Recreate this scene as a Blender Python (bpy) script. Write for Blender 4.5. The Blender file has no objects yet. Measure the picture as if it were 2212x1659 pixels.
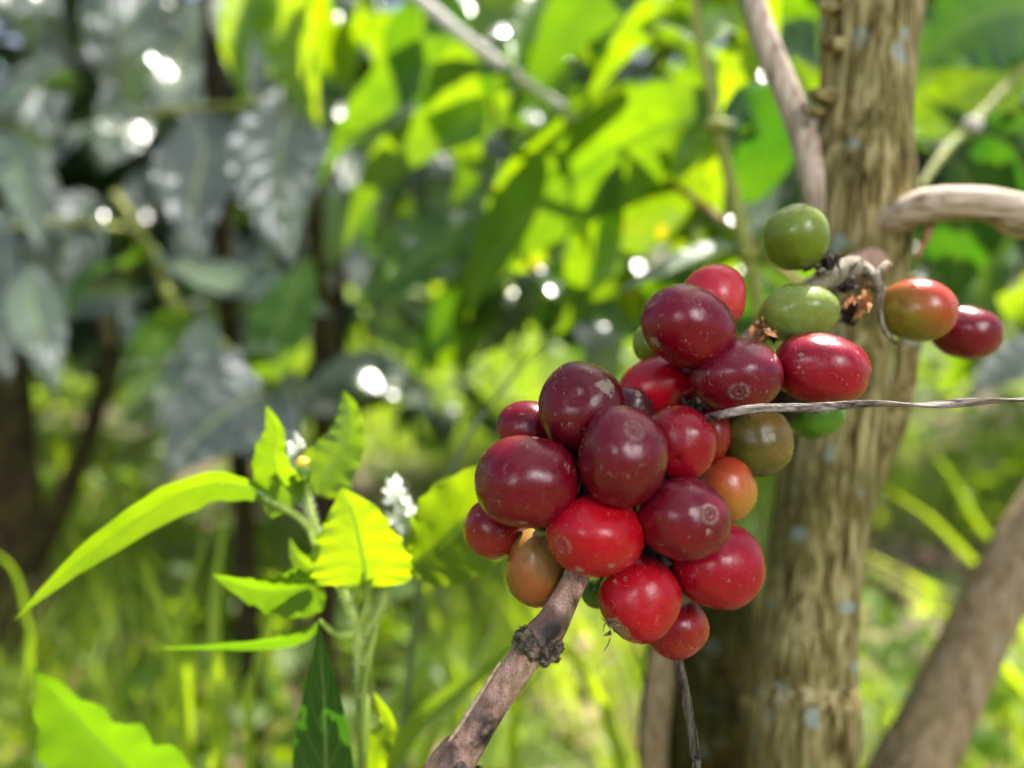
import bpy, math, random
import numpy as np
from mathutils import Vector, Matrix, noise as mnoise

random.seed(7); np.random.seed(7)
R = math.radians
scene = bpy.context.scene
COL = scene.collection

# ------------------------------------------------------------------ camera
CAM_H = 0.55; PITCH = R(-6.8); FPX = 2212*26/36
CAMP = Vector((0, 0, CAM_H))
FW = Vector((0, math.cos(PITCH), math.sin(PITCH)))
RT = Vector((1, 0, 0)); UP = RT.cross(FW)
cd = bpy.data.cameras.new('camera'); cam = bpy.data.objects.new('camera', cd); COL.objects.link(cam)
cam.location = CAMP; cam.rotation_euler = (R(90)+PITCH, 0, 0)
cd.lens = 26; cd.sensor_width = 36; cd.clip_start = 0.01; cd.clip_end = 500
cd.dof.use_dof = True; cd.dof.focus_distance = 0.1255; cd.dof.aperture_fstop = 6.9
scene.camera = cam

def P(px, py, d):
    return CAMP + FW*d + RT*((px-1106)/FPX*d) + UP*(-(py-829.5)/FPX*d)
def cam_vec(x, y, z):            # right, up, towards the viewer
    return (RT*x + UP*y - FW*z)

# ------------------------------------------------------------------ world + sun
SUN_EL = R(56); SUN_AZ = R(38)                      # az from +Y towards +X
sdir = Vector((math.sin(SUN_AZ)*math.cos(SUN_EL), math.cos(SUN_AZ)*math.cos(SUN_EL), math.sin(SUN_EL)))
w = bpy.data.worlds.new('World'); scene.world = w; w.use_nodes = True
nt = w.node_tree; N = nt.nodes; L = nt.links
bg = N['Background']; bg.inputs['Strength'].default_value = 0.05
sky = N.new('ShaderNodeTexSky'); sky.sky_type = 'NISHITA'; sky.sun_disc = False
sky.sun_elevation = SUN_EL; sky.sun_rotation = SUN_AZ; sky.air_density = 1.2; sky.dust_density = 2.5
geo = N.new('ShaderNodeTexCoord')
def wmath(op, a, b=None, clamp=False):
    m = N.new('ShaderNodeMath'); m.operation = op; m.use_clamp = clamp
    for i, v in enumerate((a, b)):
        if v is None: continue
        if isinstance(v, (int, float)): m.inputs[i].default_value = v
        else: L.new(v, m.inputs[i])
    return m.outputs[0]
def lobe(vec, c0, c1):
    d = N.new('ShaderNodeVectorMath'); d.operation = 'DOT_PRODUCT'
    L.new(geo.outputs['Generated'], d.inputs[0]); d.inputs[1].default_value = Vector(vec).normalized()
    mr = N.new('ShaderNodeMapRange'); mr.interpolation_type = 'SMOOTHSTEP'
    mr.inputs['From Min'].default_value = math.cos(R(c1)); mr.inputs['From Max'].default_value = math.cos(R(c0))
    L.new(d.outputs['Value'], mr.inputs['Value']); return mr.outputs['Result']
nz = N.new('ShaderNodeTexNoise'); nz.inputs['Scale'].default_value = 3.2; nz.inputs['Detail'].default_value = 5
nz.inputs['Roughness'].default_value = 0.6
L.new(geo.outputs['Generated'], nz.inputs['Vector'])
cl = N.new('ShaderNodeMapRange'); cl.interpolation_type = 'SMOOTHSTEP'
cl.inputs['From Min'].default_value = 0.42; cl.inputs['From Max'].default_value = 0.62
L.new(nz.outputs['Fac'], cl.inputs['Value'])
# bright patches added to the sky for cherry highlights and sheen; thin cloud elsewhere
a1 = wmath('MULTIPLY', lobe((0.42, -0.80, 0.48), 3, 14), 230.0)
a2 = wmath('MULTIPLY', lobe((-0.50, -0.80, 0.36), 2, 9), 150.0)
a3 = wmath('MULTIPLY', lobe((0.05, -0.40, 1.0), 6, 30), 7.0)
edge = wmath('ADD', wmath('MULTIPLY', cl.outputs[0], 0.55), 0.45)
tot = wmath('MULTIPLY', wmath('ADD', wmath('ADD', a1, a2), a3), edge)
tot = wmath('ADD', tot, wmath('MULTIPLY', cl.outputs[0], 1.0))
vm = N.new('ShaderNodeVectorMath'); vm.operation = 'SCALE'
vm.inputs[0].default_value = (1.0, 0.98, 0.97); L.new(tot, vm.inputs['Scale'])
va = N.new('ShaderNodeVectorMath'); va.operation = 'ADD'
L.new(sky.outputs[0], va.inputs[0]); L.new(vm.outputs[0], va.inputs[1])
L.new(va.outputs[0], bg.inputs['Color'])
sl = bpy.data.lights.new('sun', 'SUN'); sun = bpy.data.objects.new('sun', sl); COL.objects.link(sun)
sl.energy = 5.0; sl.angle = R(0.6); sl.color = (1, 0.95, 0.86)
sun.rotation_euler = (-sdir).to_track_quat('-Z', 'Y').to_euler(); sun.location = (0, 3, 6)
scene.view_settings.view_transform = 'Standard'; scene.view_settings.look = 'None'
scene.view_settings.exposure = 1.65; scene.view_settings.gamma = 1
scene.render.engine = 'CYCLES'
cy = scene.cycles
cy.sample_clamp_indirect = 6; cy.max_bounces = 6; cy.diffuse_bounces = 3; cy.glossy_bounces = 2
cy.transmission_bounces = 4; cy.caustics_reflective = False; cy.caustics_refractive = False
cy.use_denoising = True

# ------------------------------------------------------------------ node helper
class NT:
    def __init__(s, name):
        s.m = bpy.data.materials.new(name); s.m.use_nodes = True
        s.t = s.m.node_tree; s.n = s.t.nodes; s.l = s.t.links
        s.bsdf = s.n['Principled BSDF']; s.out = s.n['Material Output']
        s.tc = s.n.new('ShaderNodeTexCoord')
    def set(s, sock, v):
        if hasattr(v, 'is_linked') or hasattr(v, 'links'): s.l.new(v, sock)
        else: sock.default_value = v
    def attr(s, name, out='Fac'):
        a = s.n.new('ShaderNodeAttribute'); a.attribute_name = name; return a.outputs[out]
    def noise(s, scale, vec=None, detail=4, rough=0.55, dist=0.0):
        a = s.n.new('ShaderNodeTexNoise'); a.inputs['Scale'].default_value = scale
        a.inputs['Detail'].default_value = detail; a.inputs['Roughness'].default_value = rough
        a.inputs['Distortion'].default_value = dist
        s.l.new(vec if vec is not None else s.tc.outputs['Object'], a.inputs['Vector']); return a.outputs['Fac']
    def voro(s, scale, vec=None, out='Distance', rnd=1.0, feature='F1'):
        a = s.n.new('ShaderNodeTexVoronoi'); a.feature = feature; a.inputs['Scale'].default_value = scale
        a.inputs['Randomness'].default_value = rnd
        s.l.new(vec if vec is not None else s.tc.outputs['Object'], a.inputs['Vector']); return a.outputs[out]
    def mapv(s, sc=(1,1,1), loc=(0,0,0), vec=None, rot=(0,0,0)):
        a = s.n.new('ShaderNodeMapping'); a.inputs['Scale'].default_value = sc; a.inputs['Location'].default_value = loc
        a.inputs['Rotation'].default_value = rot
        s.l.new(vec if vec is not None else s.tc.outputs['Object'], a.inputs['Vector']); return a.outputs[0]
    def math(s, op, a, b=0.0, c=0.0, clamp=False):
        m = s.n.new('ShaderNodeMath'); m.operation = op; m.use_clamp = clamp
        s.set(m.inputs[0], a); s.set(m.inputs[1], b)
        if op in ('MULTIPLY_ADD', 'COMPARE', 'WRAP'): s.set(m.inputs[2], c)
        return m.outputs[0]
    def step(s, v, lo, hi, smooth=True):
        m = s.n.new('ShaderNodeMapRange'); m.interpolation_type = 'SMOOTHSTEP' if smooth else 'LINEAR'
        s.set(m.inputs['Value'], v)
        if lo > hi:
            m.inputs['From Min'].default_value = hi; m.inputs['From Max'].default_value = lo
            m.inputs['To Min'].default_value = 1; m.inputs['To Max'].default_value = 0
        else:
            m.inputs['From Min'].default_value = lo; m.inputs['From Max'].default_value = hi
        return m.outputs['Result']
    def mix(s, f, a, b, mode='MIX'):
        m = s.n.new('ShaderNodeMix'); m.data_type = 'RGBA'; m.blend_type = mode
        s.set(m.inputs[0], f)
        for i, v in ((6, a), (7, b)):
            if isinstance(v, tuple): m.inputs[i].default_value = (*v[:3], 1)
            else: s.l.new(v, m.inputs[i])
        return m.outputs[2]
    def ramp(s, v, stops):
        r = s.n.new('ShaderNodeValToRGB'); e = r.color_ramp.elements
        while len(e) < len(stops): e.new(0.5)
        for el, (p, c) in zip(e, stops): el.position = p; el.color = (*c, 1)
        s.set(r.inputs[0], v); return r.outputs[0]
    def bump(s, h, strength=0.5, dist=0.001, normal=None):
        b = s.n.new('ShaderNodeBump'); b.inputs['Strength'].default_value = strength; b.inputs['Distance'].default_value = dist
        s.l.new(h, b.inputs['Height'])
        if normal is not None: s.l.new(normal, b.inputs['Normal'])
        return b.outputs[0]

# ------------------------------------------------------------------ mesh + object helpers
def new_mesh(name, V, F, mat=None, smooth=True, attrs=None, uv=None):
    me = bpy.data.meshes.new(name)
    V = np.asarray(V, dtype=np.float32)
    if isinstance(F, np.ndarray):
        n = F.shape[1]
        me.vertices.add(len(V)); me.vertices.foreach_set('co', V.ravel())
        me.loops.add(F.size); me.loops.foreach_set('vertex_index', F.astype(np.int32).ravel())
        me.polygons.add(len(F)); me.polygons.foreach_set('loop_start', np.arange(0, F.size, n, dtype=np.int32))
        me.polygons.foreach_set('loop_total', np.full(len(F), n, dtype=np.int32))
        me.update(calc_edges=True)
    else:
        me.from_pydata([tuple(v) for v in V], [], F)
    if attrs:
        for k, a in attrs.items():
            at = me.attributes.new(k, 'FLOAT', 'POINT'); at.data.foreach_set('value', np.asarray(a, dtype=np.float32))
    if uv is not None:                      # stored as point vector
        at = me.attributes.new('leafuv', 'FLOAT_VECTOR', 'POINT')
        u3 = np.zeros((len(V), 3), dtype=np.float32); u3[:, :2] = uv; at.data.foreach_set('vector', u3.ravel())
    if smooth: me.polygons.foreach_set('use_smooth', np.ones(len(me.polygons), dtype=bool))
    if mat: me.materials.append(mat)
    me.validate(); me.update()
    return me
def obj(name, me, parent=None, loc=None):
    o = bpy.data.objects.new(name, me); COL.objects.link(o)
    if parent: o.parent = parent
    if loc is not None: o.location = loc
    return o
def tag(o, label=None, cat=None, group=None, kind=None):
    if label: o['label'] = label
    if cat: o['category'] = cat
    if group: o['group'] = group
    if kind: o['kind'] = kind
    return o
def thing(name, loc, label, cat, group=None):
    return tag(obj(name, None, loc=loc), label, cat, group)
def child(name, V, F, mat, root, **k):
    """mesh given in world coordinates, stored relative to its (unrotated) root"""
    V = np.asarray(V, dtype=np.float32) - np.array(wloc(root), dtype=np.float32)
    return obj(name, new_mesh(name, V, F, mat, **k), root)
def wloc(o):
    v = Vector(o.location)
    while o.parent: o = o.parent; v += o.location
    return v
def top(name, V, F, mat, label, cat, group=None, **k):
    V = np.asarray(V, dtype=np.float32); c = V.mean(axis=0)
    o = obj(name, new_mesh(name, V-c, F, mat, **k), loc=Vector(c.tolist()))
    return tag(o, label, cat, group)

class MB:                                   # joins pieces for ONE part
    def __init__(s): s.V = []; s.F = []; s.A = {}; s.U = []; s.n = 0
    def add(s, V, F, uv=None, **attrs):
        V = np.asarray(V, dtype=np.float32); s.V.append(V); s.F.append(np.asarray(F)+s.n)
        for k, a in attrs.items(): s.A.setdefault(k, []).append(np.broadcast_to(np.asarray(a, dtype=np.float32), (len(V),)))
        s.U.append(uv if uv is not None else np.zeros((len(V), 2))); s.n += len(V)
    def get(s):
        return (np.concatenate(s.V), np.concatenate(s.F), dict(attrs={k: np.concatenate(a) for k, a in s.A.items()}, uv=np.concatenate(s.U)))

def catmull(pts, n):
    """pts: list of tuples (any dim); n samples per span"""
    p = np.array([list(q) for q in pts], dtype=float)
    p = np.vstack([2*p[0]-p[1], p, 2*p[-1]-p[-2]])
    out = []
    for i in range(1, len(p)-2):
        for t in np.linspace(0, 1, n, endpoint=False):
            a, b, c, d = p[i-1], p[i], p[i+1], p[i+2]
            out.append(0.5*((2*b)+(-a+c)*t+(2*a-5*b+4*c-d)*t*t+(-a+3*b-3*c+d)*t**3))
    out.append(p[-2]); return np.array(out)

def tube(pts, seg=16, n=8, rough=0.0, fs=60., stretch=1., seed=0, ridges=0, lump=0.0, close=True):
    """pts: (x,y,z,r). returns V,F(list), along attribute. bark relief is real displacement."""
    S = catmull(pts, n); C = S[:, :3]; Rr = S[:, 3]
    T = np.gradient(C, axis=0); T /= np.linalg.norm(T, axis=1)[:, None]+1e-12
    ref = np.array([0.13, 1, 0.07]); V = []; al = []; s = 0
    u = np.cross(T[0], ref); u /= np.linalg.norm(u)
    for i in range(len(C)):
        u = u - T[i]*np.dot(u, T[i]); u /= np.linalg.norm(u); v = np.cross(T[i], u)
        if i: s += np.linalg.norm(C[i]-C[i-1])
        for k in range(seg):
            a = 2*math.pi*k/seg; r = Rr[i]
            dx, dy = math.cos(a), math.sin(a)
            if rough:
                f = fs*0.02
                q = Vector((dx*f*r/0.01, dy*f*r/0.01, s*fs/stretch+seed*7.3))
                r *= 1 + rough*(mnoise.noise(q) + 0.6*mnoise.noise(q*2.3) + 0.4*mnoise.noise(q*5.1))
            if lump:
                r *= 1 + lump*mnoise.noise(Vector((dx*0.8, dy*0.8, s*fs*0.35+seed)))
            V.append(C[i] + r*(u*dx + v*dy)); al.append(s)
    F = []
    for i in range(len(C)-1):
        for k in range(seg):
            a = i*seg+k; b = i*seg+(k+1) % seg
            F.append((a, b, b+seg, a+seg))
    if close:
        for base, c in ((0, C[0]), ((len(C)-1)*seg, C[-1])):
            V.append(c); al.append(al[base]); ci = len(V)-1
            for k in range(seg):
                a, b = base+k, base+(k+1) % seg
                F.append((b, a, ci, ci) if base == 0 else (a, b, ci, ci))
    return np.array(V), F, al
def quads(F):                              # drop degenerate quads to tris list
    return [tuple(f) if f[2] != f[3] else tuple(f[:3]) for f in F]

def ptube(px, **k):
    """px: list of (x,y,d,width_px)"""
    pts = [(*P(x, y, d), w_/2*d/FPX) for x, y, d, w_ in px]
    V, F, al = tube(pts, **k); return V, quads(F), al

# leaf along a spine -------------------------------------------------
def width_profile(t, kind):
    if kind == 'coffee':   return (math.sin(math.pi*min(1, t**0.95))**0.85)*(1-0.6*t**4) if t < 1 else 0
    if kind == 'ovate':    return (math.sin(math.pi*t**0.60))**0.9*(1-0.15*t)
    if kind == 'tri':      return max(0, min(1, t*7)**0.7*(1-t)**0.80*1.15)
    if kind == 'blade':    return min(1, t*4+0.55)*(1-t**2.2)
    return math.sin(math.pi*t)
def leaf_geo(S, width, normal, kind='coffee', nu=6, serr=0, serr_n=12, fold=0.15, wave=0.0, wave_n=7, ribs=0.0, seed=0, narrow=None):
    """S: spine points (n,3). normal: facing direction of the blade. fold>0 lifts the sides."""
    n = len(S); T = np.gradient(S, axis=0); T /= np.linalg.norm(T, axis=1)[:, None]+1e-12
    V = []; UV = []; nn = np.array(normal, dtype=float)
    rs = np.random.RandomState(seed+11)
    ph = rs.rand()*6
    for i in range(n):
        t = i/(n-1); side = np.cross(T[i], nn); side /= np.linalg.norm(side)+1e-9; up = np.cross(side, T[i])
        wv = width*0.5*max(width_profile(t, kind), 0.015)
        if narrow: wv *= narrow(t)
        for j in range(-nu, nu+1):
            u = j/nu; ww = wv
            if serr and abs(u) > 0.99:
                sp = (t*serr_n + (0.3 if u > 0 else 0)) % 1
                ww = wv*(1+serr*(sp-0.5)*2)
            off = fold*abs(u)*wv + wave*width*math.sin(t*wave_n*2*math.pi+ph+(1.3 if u > 0 else 0))*u*u*min(1, (1-t)*4)
            if ribs: off += ribs*width*math.sin((t*9 - abs(u)*1.5)*2*math.pi)*abs(u)*(1-abs(u))*2
            V.append(S[i] + side*u*ww + up*off); UV.append((u, t))
    m = 2*nu+1; a = np.arange((n-1)*m).reshape(n-1, m)[:, :-1].ravel()
    F = np.stack([a, a+1, a+1+m, a+m], axis=1)
    return np.array(V), F, np.array(UV)
def px_leaf(root, spine, width, mat, roll=0.0, lit=None, label=None, name='leaf', nseg=6, tint=0.5, **k):
    """spine: [(x,y,d)...] in photo px; width in px at mean depth; roll turns the blade about its spine."""
    S = catmull([P(*q) for q in spine], max(3, int(24/(len(spine)-1))))
    d = sum(q[2] for q in spine)/len(spine)
    T = S[-1]-S[0]; T /= np.linalg.norm(T)
    nrm = Vector((-FW)); lit = lit or ('top' if mat is M_dull else 'back')
    c_ = sorted([Matrix.Rotation(sg*abs(roll), 3, Vector(T)) @ nrm for sg in (1, -1)], key=lambda v: v.dot(sdir))
    nrm = c_[0] if lit == 'back' else c_[1]
    V, F, UV = leaf_geo(S, width*d/FPX, nrm, **k)
    o = child(name, V, F, mat, root, attrs={'tint': np.full(len(V), tint), 'rnd': np.full(len(V), random.random())}, uv=UV)
    if label: o['label'] = label
    return o

# ------------------------------------------------------------------ materials
def leaf_mat(name, dark, light, tr_dark, tr_light, rough=0.35, trans=0.5, veins=9, vein_col=(0.25, 0.32, 0.08), vein_bump=0.5, spots=None, spec=0.5, coat=0.0, sky_sheen=0.0):
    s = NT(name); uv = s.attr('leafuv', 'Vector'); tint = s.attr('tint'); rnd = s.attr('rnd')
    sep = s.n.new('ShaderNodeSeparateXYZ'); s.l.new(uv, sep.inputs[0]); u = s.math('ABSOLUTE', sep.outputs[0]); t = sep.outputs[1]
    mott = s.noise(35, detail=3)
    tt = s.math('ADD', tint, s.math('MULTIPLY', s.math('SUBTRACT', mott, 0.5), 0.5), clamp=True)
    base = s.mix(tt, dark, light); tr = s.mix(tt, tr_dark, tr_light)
    # side veins arc towards the tip
    ph = s.math('SUBTRACT', s.math('MULTIPLY', t, float(veins)), s.math('MULTIPLY', s.math('POWER', u, 1.25), 2.0))
    fr = s.math('ABSOLUTE', s.math('SUBTRACT', s.math('FRACT', ph), 0.5))
    vein = s.math('MULTIPLY', s.step(fr, 0.09, 0.0), s.step(u, 0.98, 0.6))
    mid = s.step(u, 0.07, 0.03)
    vv = s.math('MAXIMUM', s.math('MULTIPLY', vein, 0.55), mid)
    base = s.mix(s.math('MULTIPLY', vv, 0.7), base, vein_col)
    tr = s.mix(s.math('MULTIPLY', s.step(s.noise(70, detail=5, rough=.65), .42, .66), 0.45), tr, tr_dark)
    tr = s.mix(s.math('MULTIPLY', vv, 0.7), tr, tuple(c*0.6 for c in tr_dark))
    if spots:
        sp = s.math('MULTIPLY', s.step(s.noise(55, detail=2), 0.60, 0.68), 1.0)
        base = s.mix(sp, base, spots); tr = s.mix(sp, tr, tuple(min(1, c*1.5) for c in spots))
    if sky_sheen:
        base = s.mix(s.math('MULTIPLY', s.noise(90, detail=5), sky_sheen), base, (0.35, 0.36, 0.33))  # grey sky reflection painted into the leaf colour
    h = s.math('ADD', s.math('MULTIPLY', fr, 0.8), s.math('MULTIPLY', s.noise(220, detail=2), 0.25))
    s.set(s.bsdf.inputs['Base Color'], base); s.bsdf.inputs['Roughness'].default_value = rough
    s.bsdf.inputs['Specular IOR Level'].default_value = spec
    s.bsdf.inputs['Coat Weight'].default_value = coat; s.bsdf.inputs['Coat Roughness'].default_value = 0.22
    nb = s.bump(h, vein_bump, 0.0012); s.l.new(nb, s.bsdf.inputs['Normal'])
    tl = s.n.new('ShaderNodeBsdfTranslucent'); s.l.new(tr, tl.inputs['Color'])
    mx = s.n.new('ShaderNodeMixShader'); mx.inputs[0].default_value = trans
    s.l.new(s.bsdf.outputs[0], mx.inputs[1]); s.l.new(tl.outputs[0], mx.inputs[2]); s.l.new(mx.outputs[0], s.out.inputs[0])
    return s.m
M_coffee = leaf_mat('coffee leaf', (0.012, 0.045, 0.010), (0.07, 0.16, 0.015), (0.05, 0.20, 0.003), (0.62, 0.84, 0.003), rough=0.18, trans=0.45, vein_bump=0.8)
M_dull = leaf_mat('sky-sheen coffee leaf', (0.024, 0.040, 0.025), (0.078, 0.125, 0.072), (0.03, 0.09, 0.02), (0.25, 0.50, 0.03), rough=0.25, trans=0.14, spec=0.9, sky_sheen=0.2, vein_bump=1.0, coat=0.3)
M_shade = leaf_mat('shade-darkened shrub leaf', (0.006, 0.016, 0.007), (0.018, 0.045, 0.012), (0.015, 0.05, 0.002), (0.10, 0.20, 0.003), rough=0.30, trans=0.25)  # leaf colour darkened to build in the black shade between background leaves
M_spot = leaf_mat('spotted coffee leaf', (0.03, 0.09, 0.012), (0.09, 0.17, 0.015), (0.16, 0.36, 0.004), (0.50, 0.66, 0.004), rough=0.35, trans=0.5, spots=(0.55, 0.36, 0.01))
M_weed = leaf_mat('weed leaf', (0.035, 0.09, 0.006), (0.09, 0.18, 0.01), (0.12, 0.30, 0.003), (0.48, 0.64, 0.002), rough=0.5, trans=0.58, veins=6, vein_bump=0.35)
M_grass = leaf_mat('grass blade', (0.05, 0.12, 0.012), (0.19, 0.29, 0.03), (0.24, 0.46, 0.004), (0.82, 0.96, 0.012), rough=0.35, trans=0.6, veins=1, vein_bump=0.2)
M_dry = leaf_mat('dry leaf', (0.18, 0.10, 0.065), (0.42, 0.28, 0.19), (0.25, 0.14, 0.05), (0.45, 0.30, 0.12), rough=0.7, trans=0.25)

def bark_mat(name, c_dark, c_mid, c_light, moss=(0.10, 0.10, 0.015), moss_amt=0.5, lichen=0.5, grain=1.0, axis_scale=(1, 1, 0.10), bump=0.9, sc=1.0, spec=0.3):
    s = NT(name); v = s.mapv(tuple(a for a in axis_scale))
    n1 = s.noise(420*sc, v, detail=6, rough=0.62, dist=0.4); n2 = s.noise(1300*sc, v, detail=3); n3 = s.noise(45*sc, detail=3)
    f = s.math('ADD', s.math('MULTIPLY', n1, 0.7), s.math('MULTIPLY', n2, 0.3))
    colr = s.ramp(f, [(0.36, c_dark), (0.47, c_mid), (0.60, c_light)])
    if moss_amt: colr = s.mix(s.math('MULTIPLY', s.step(n3, 0.40, 0.66), moss_amt), colr, moss)
    if lichen:
        nl = s.noise(150*sc, detail=4); big = s.voro(75*sc)
        m = s.math('MULTIPLY', s.step(big, 0.30, 0.16), s.step(nl, 0.44, 0.54))
        colr = s.mix(s.math('MULTIPLY', m, lichen), colr, (0.26, 0.32, 0.30))
    s.set(s.bsdf.inputs['Base Color'], colr); s.bsdf.inputs['Roughness'].default_value = 0.75
    s.bsdf.inputs['Specular IOR Level'].default_value = spec
    s.l.new(s.bump(f, bump, 0.002*grain), s.bsdf.inputs['Normal']); return s.m
M_trunk = bark_mat('trunk bark', (0.020, 0.013, 0.004), (0.15, 0.112, 0.038), (0.46, 0.385, 0.19), moss=(0.12, 0.11, 0.03), spec=0.1, moss_amt=0.6, lichen=0.75, bump=0.65, grain=1.1)
M_limb = bark_mat('pale limb bark', (0.18, 0.11, 0.075), (0.42, 0.31, 0.23), (0.68, 0.55, 0.45), moss_amt=0.15, lichen=0.0)
M_limbx = bark_mat('pale sideways limb bark', (0.15, 0.095, 0.06), (0.40, 0.30, 0.215), (0.66, 0.54, 0.44), moss_amt=0.15, lichen=0.0, axis_scale=(0.10, 1, 1))
M_mossy = bark_mat('mossy bark', (0.008, 0.006, 0.003), (0.035, 0.028, 0.008), (0.10, 0.08, 0.025), moss=(0.022, 0.03, 0.004), spec=0.08, moss_amt=0.8, lichen=0.2)
M_lean = bark_mat('brown trunk bark', (0.08, 0.05, 0.022), (0.22, 0.15, 0.08), (0.38, 0.29, 0.18), moss=(0.16, 0.15, 0.04), moss_amt=0.35, lichen=0.2)
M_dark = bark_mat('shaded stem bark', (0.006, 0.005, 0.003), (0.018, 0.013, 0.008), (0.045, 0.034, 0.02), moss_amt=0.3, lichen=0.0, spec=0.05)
M_gstem = bark_mat('green stem skin', (0.10, 0.13, 0.02), (0.20, 0.23, 0.04), (0.30, 0.31, 0.08), moss_amt=0.2, lichen=0, bump=0.3)
M_spur = bark_mat('grey brown spur bark', (0.08, 0.06, 0.04), (0.22, 0.18, 0.13), (0.42, 0.37, 0.29), moss_amt=0.3, lichen=0, bump=0.8)
M_grey = bark_mat('grey twig bark', (0.36, 0.31, 0.26), (0.60, 0.55, 0.48), (0.78, 0.74, 0.67), moss_amt=0.1, lichen=0, bump=0.4)
M_rtwig = bark_mat('red brown twig bark', (0.12, 0.05, 0.02), (0.24, 0.12, 0.05), (0.36, 0.22, 0.12), moss_amt=0.2, lichen=0, bump=0.4)
M_wire = bark_mat('dry tendril skin', (0.035, 0.024, 0.020), (0.15, 0.11, 0.095), (0.38, 0.31, 0.28), moss_amt=0, lichen=0, bump=0.8, axis_scale=(0.12, 1, 1), sc=2.2)
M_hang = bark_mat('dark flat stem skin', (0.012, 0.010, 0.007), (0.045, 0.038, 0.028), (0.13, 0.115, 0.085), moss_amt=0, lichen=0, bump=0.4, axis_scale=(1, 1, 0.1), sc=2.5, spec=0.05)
M_collar = bark_mat('rough dark node bark', (0.010, 0.008, 0.006), (0.075, 0.055, 0.04), (0.30, 0.25, 0.19), moss=(0.08, 0.09, 0.03), moss_amt=0.35, lichen=0.0, axis_scale=(1, 1, 1), sc=1.6, bump=1.0)
M_hair = bark_mat('weed stem skin', (0.14, 0.20, 0.03), (0.24, 0.34, 0.05), (0.38, 0.48, 0.12), moss_amt=0, lichen=0, bump=0.3)

def twig_mat():
    s = NT('fruiting twig bark'); d = s.attr('along')
    n1 = s.noise(260, detail=5); n2 = s.noise(3600, detail=3); n3 = s.noise(700, s.mapv((1, 1, 0.25)), detail=4)
    c = s.ramp(n3, [(0.30, (0.25, 0.115, 0.08)), (0.5, (0.42, 0.245, 0.185)), (0.70, (0.58, 0.40, 0.32))])
    c = s.mix(s.math('MULTIPLY', s.step(n1, 0.52, 0.62), 0.55), c, (0.20, 0.18, 0.09))
    c = s.mix(s.math('MULTIPLY', s.step(n2, 0.53, 0.62), 0.7), c, (0.09, 0.05, 0.04))
    dk = s.math('MULTIPLY', s.attr('dark'), s.step(s.noise(190, detail=5), 0.34, 0.56))
    c = s.mix(dk, c, (0.016, 0.011, 0.012))
    s.set(s.bsdf.inputs['Base Color'], c); s.bsdf.inputs['Roughness'].default_value = 0.5; s.bsdf.inputs['Specular IOR Level'].default_value = 0.3
    h = s.math('ADD', s.math('MULTIPLY', n2, 0.4), s.math('MULTIPLY', n3, 0.9))
    s.l.new(s.bump(h, 0.7, 0.0006), s.bsdf.inputs['Normal']); return s.m
M_twig = twig_mat()

def simple(name, col, rough=0.6, var=0.4, sc=900, bump=0.3, sss=0):
    s = NT(name); n = s.noise(sc, detail=4)
    c = s.mix(s.math('MULTIPLY', s.step(n, 0.35, 0.65), var), tuple(min(1, x*1.35) for x in col), tuple(x*0.45 for x in col))
    s.set(s.bsdf.inputs['Base Color'], c); s.bsdf.inputs['Roughness'].default_value = rough
    s.l.new(s.bump(n, bump, 0.0004), s.bsdf.inputs['Normal']); return s.m
M_husk = simple('dry husk', (0.55, 0.24, 0.10), 0.75, 0.8, 1200, 0.8)
M_debris = simple('dark debris', (0.055, 0.04, 0.03), 0.85, 0.8, 1500, 1.0)
M_petal = simple('white petal', (0.78, 0.78, 0.68), 0.6, 0.3)
M_bud = simple('bud green', (0.10, 0.20, 0.02), 0.6, 0.4)
M_yel = simple('floret yellow', (0.75, 0.50, 0.03), 0.6, 0.3)
M_split = simple('split bark edge', (0.42, 0.32, 0.20), 0.75, 0.6, 1400, 0.8)
M_fibre = simple('pale fibre', (0.66, 0.56, 0.42), 0.7, 0.3)

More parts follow.
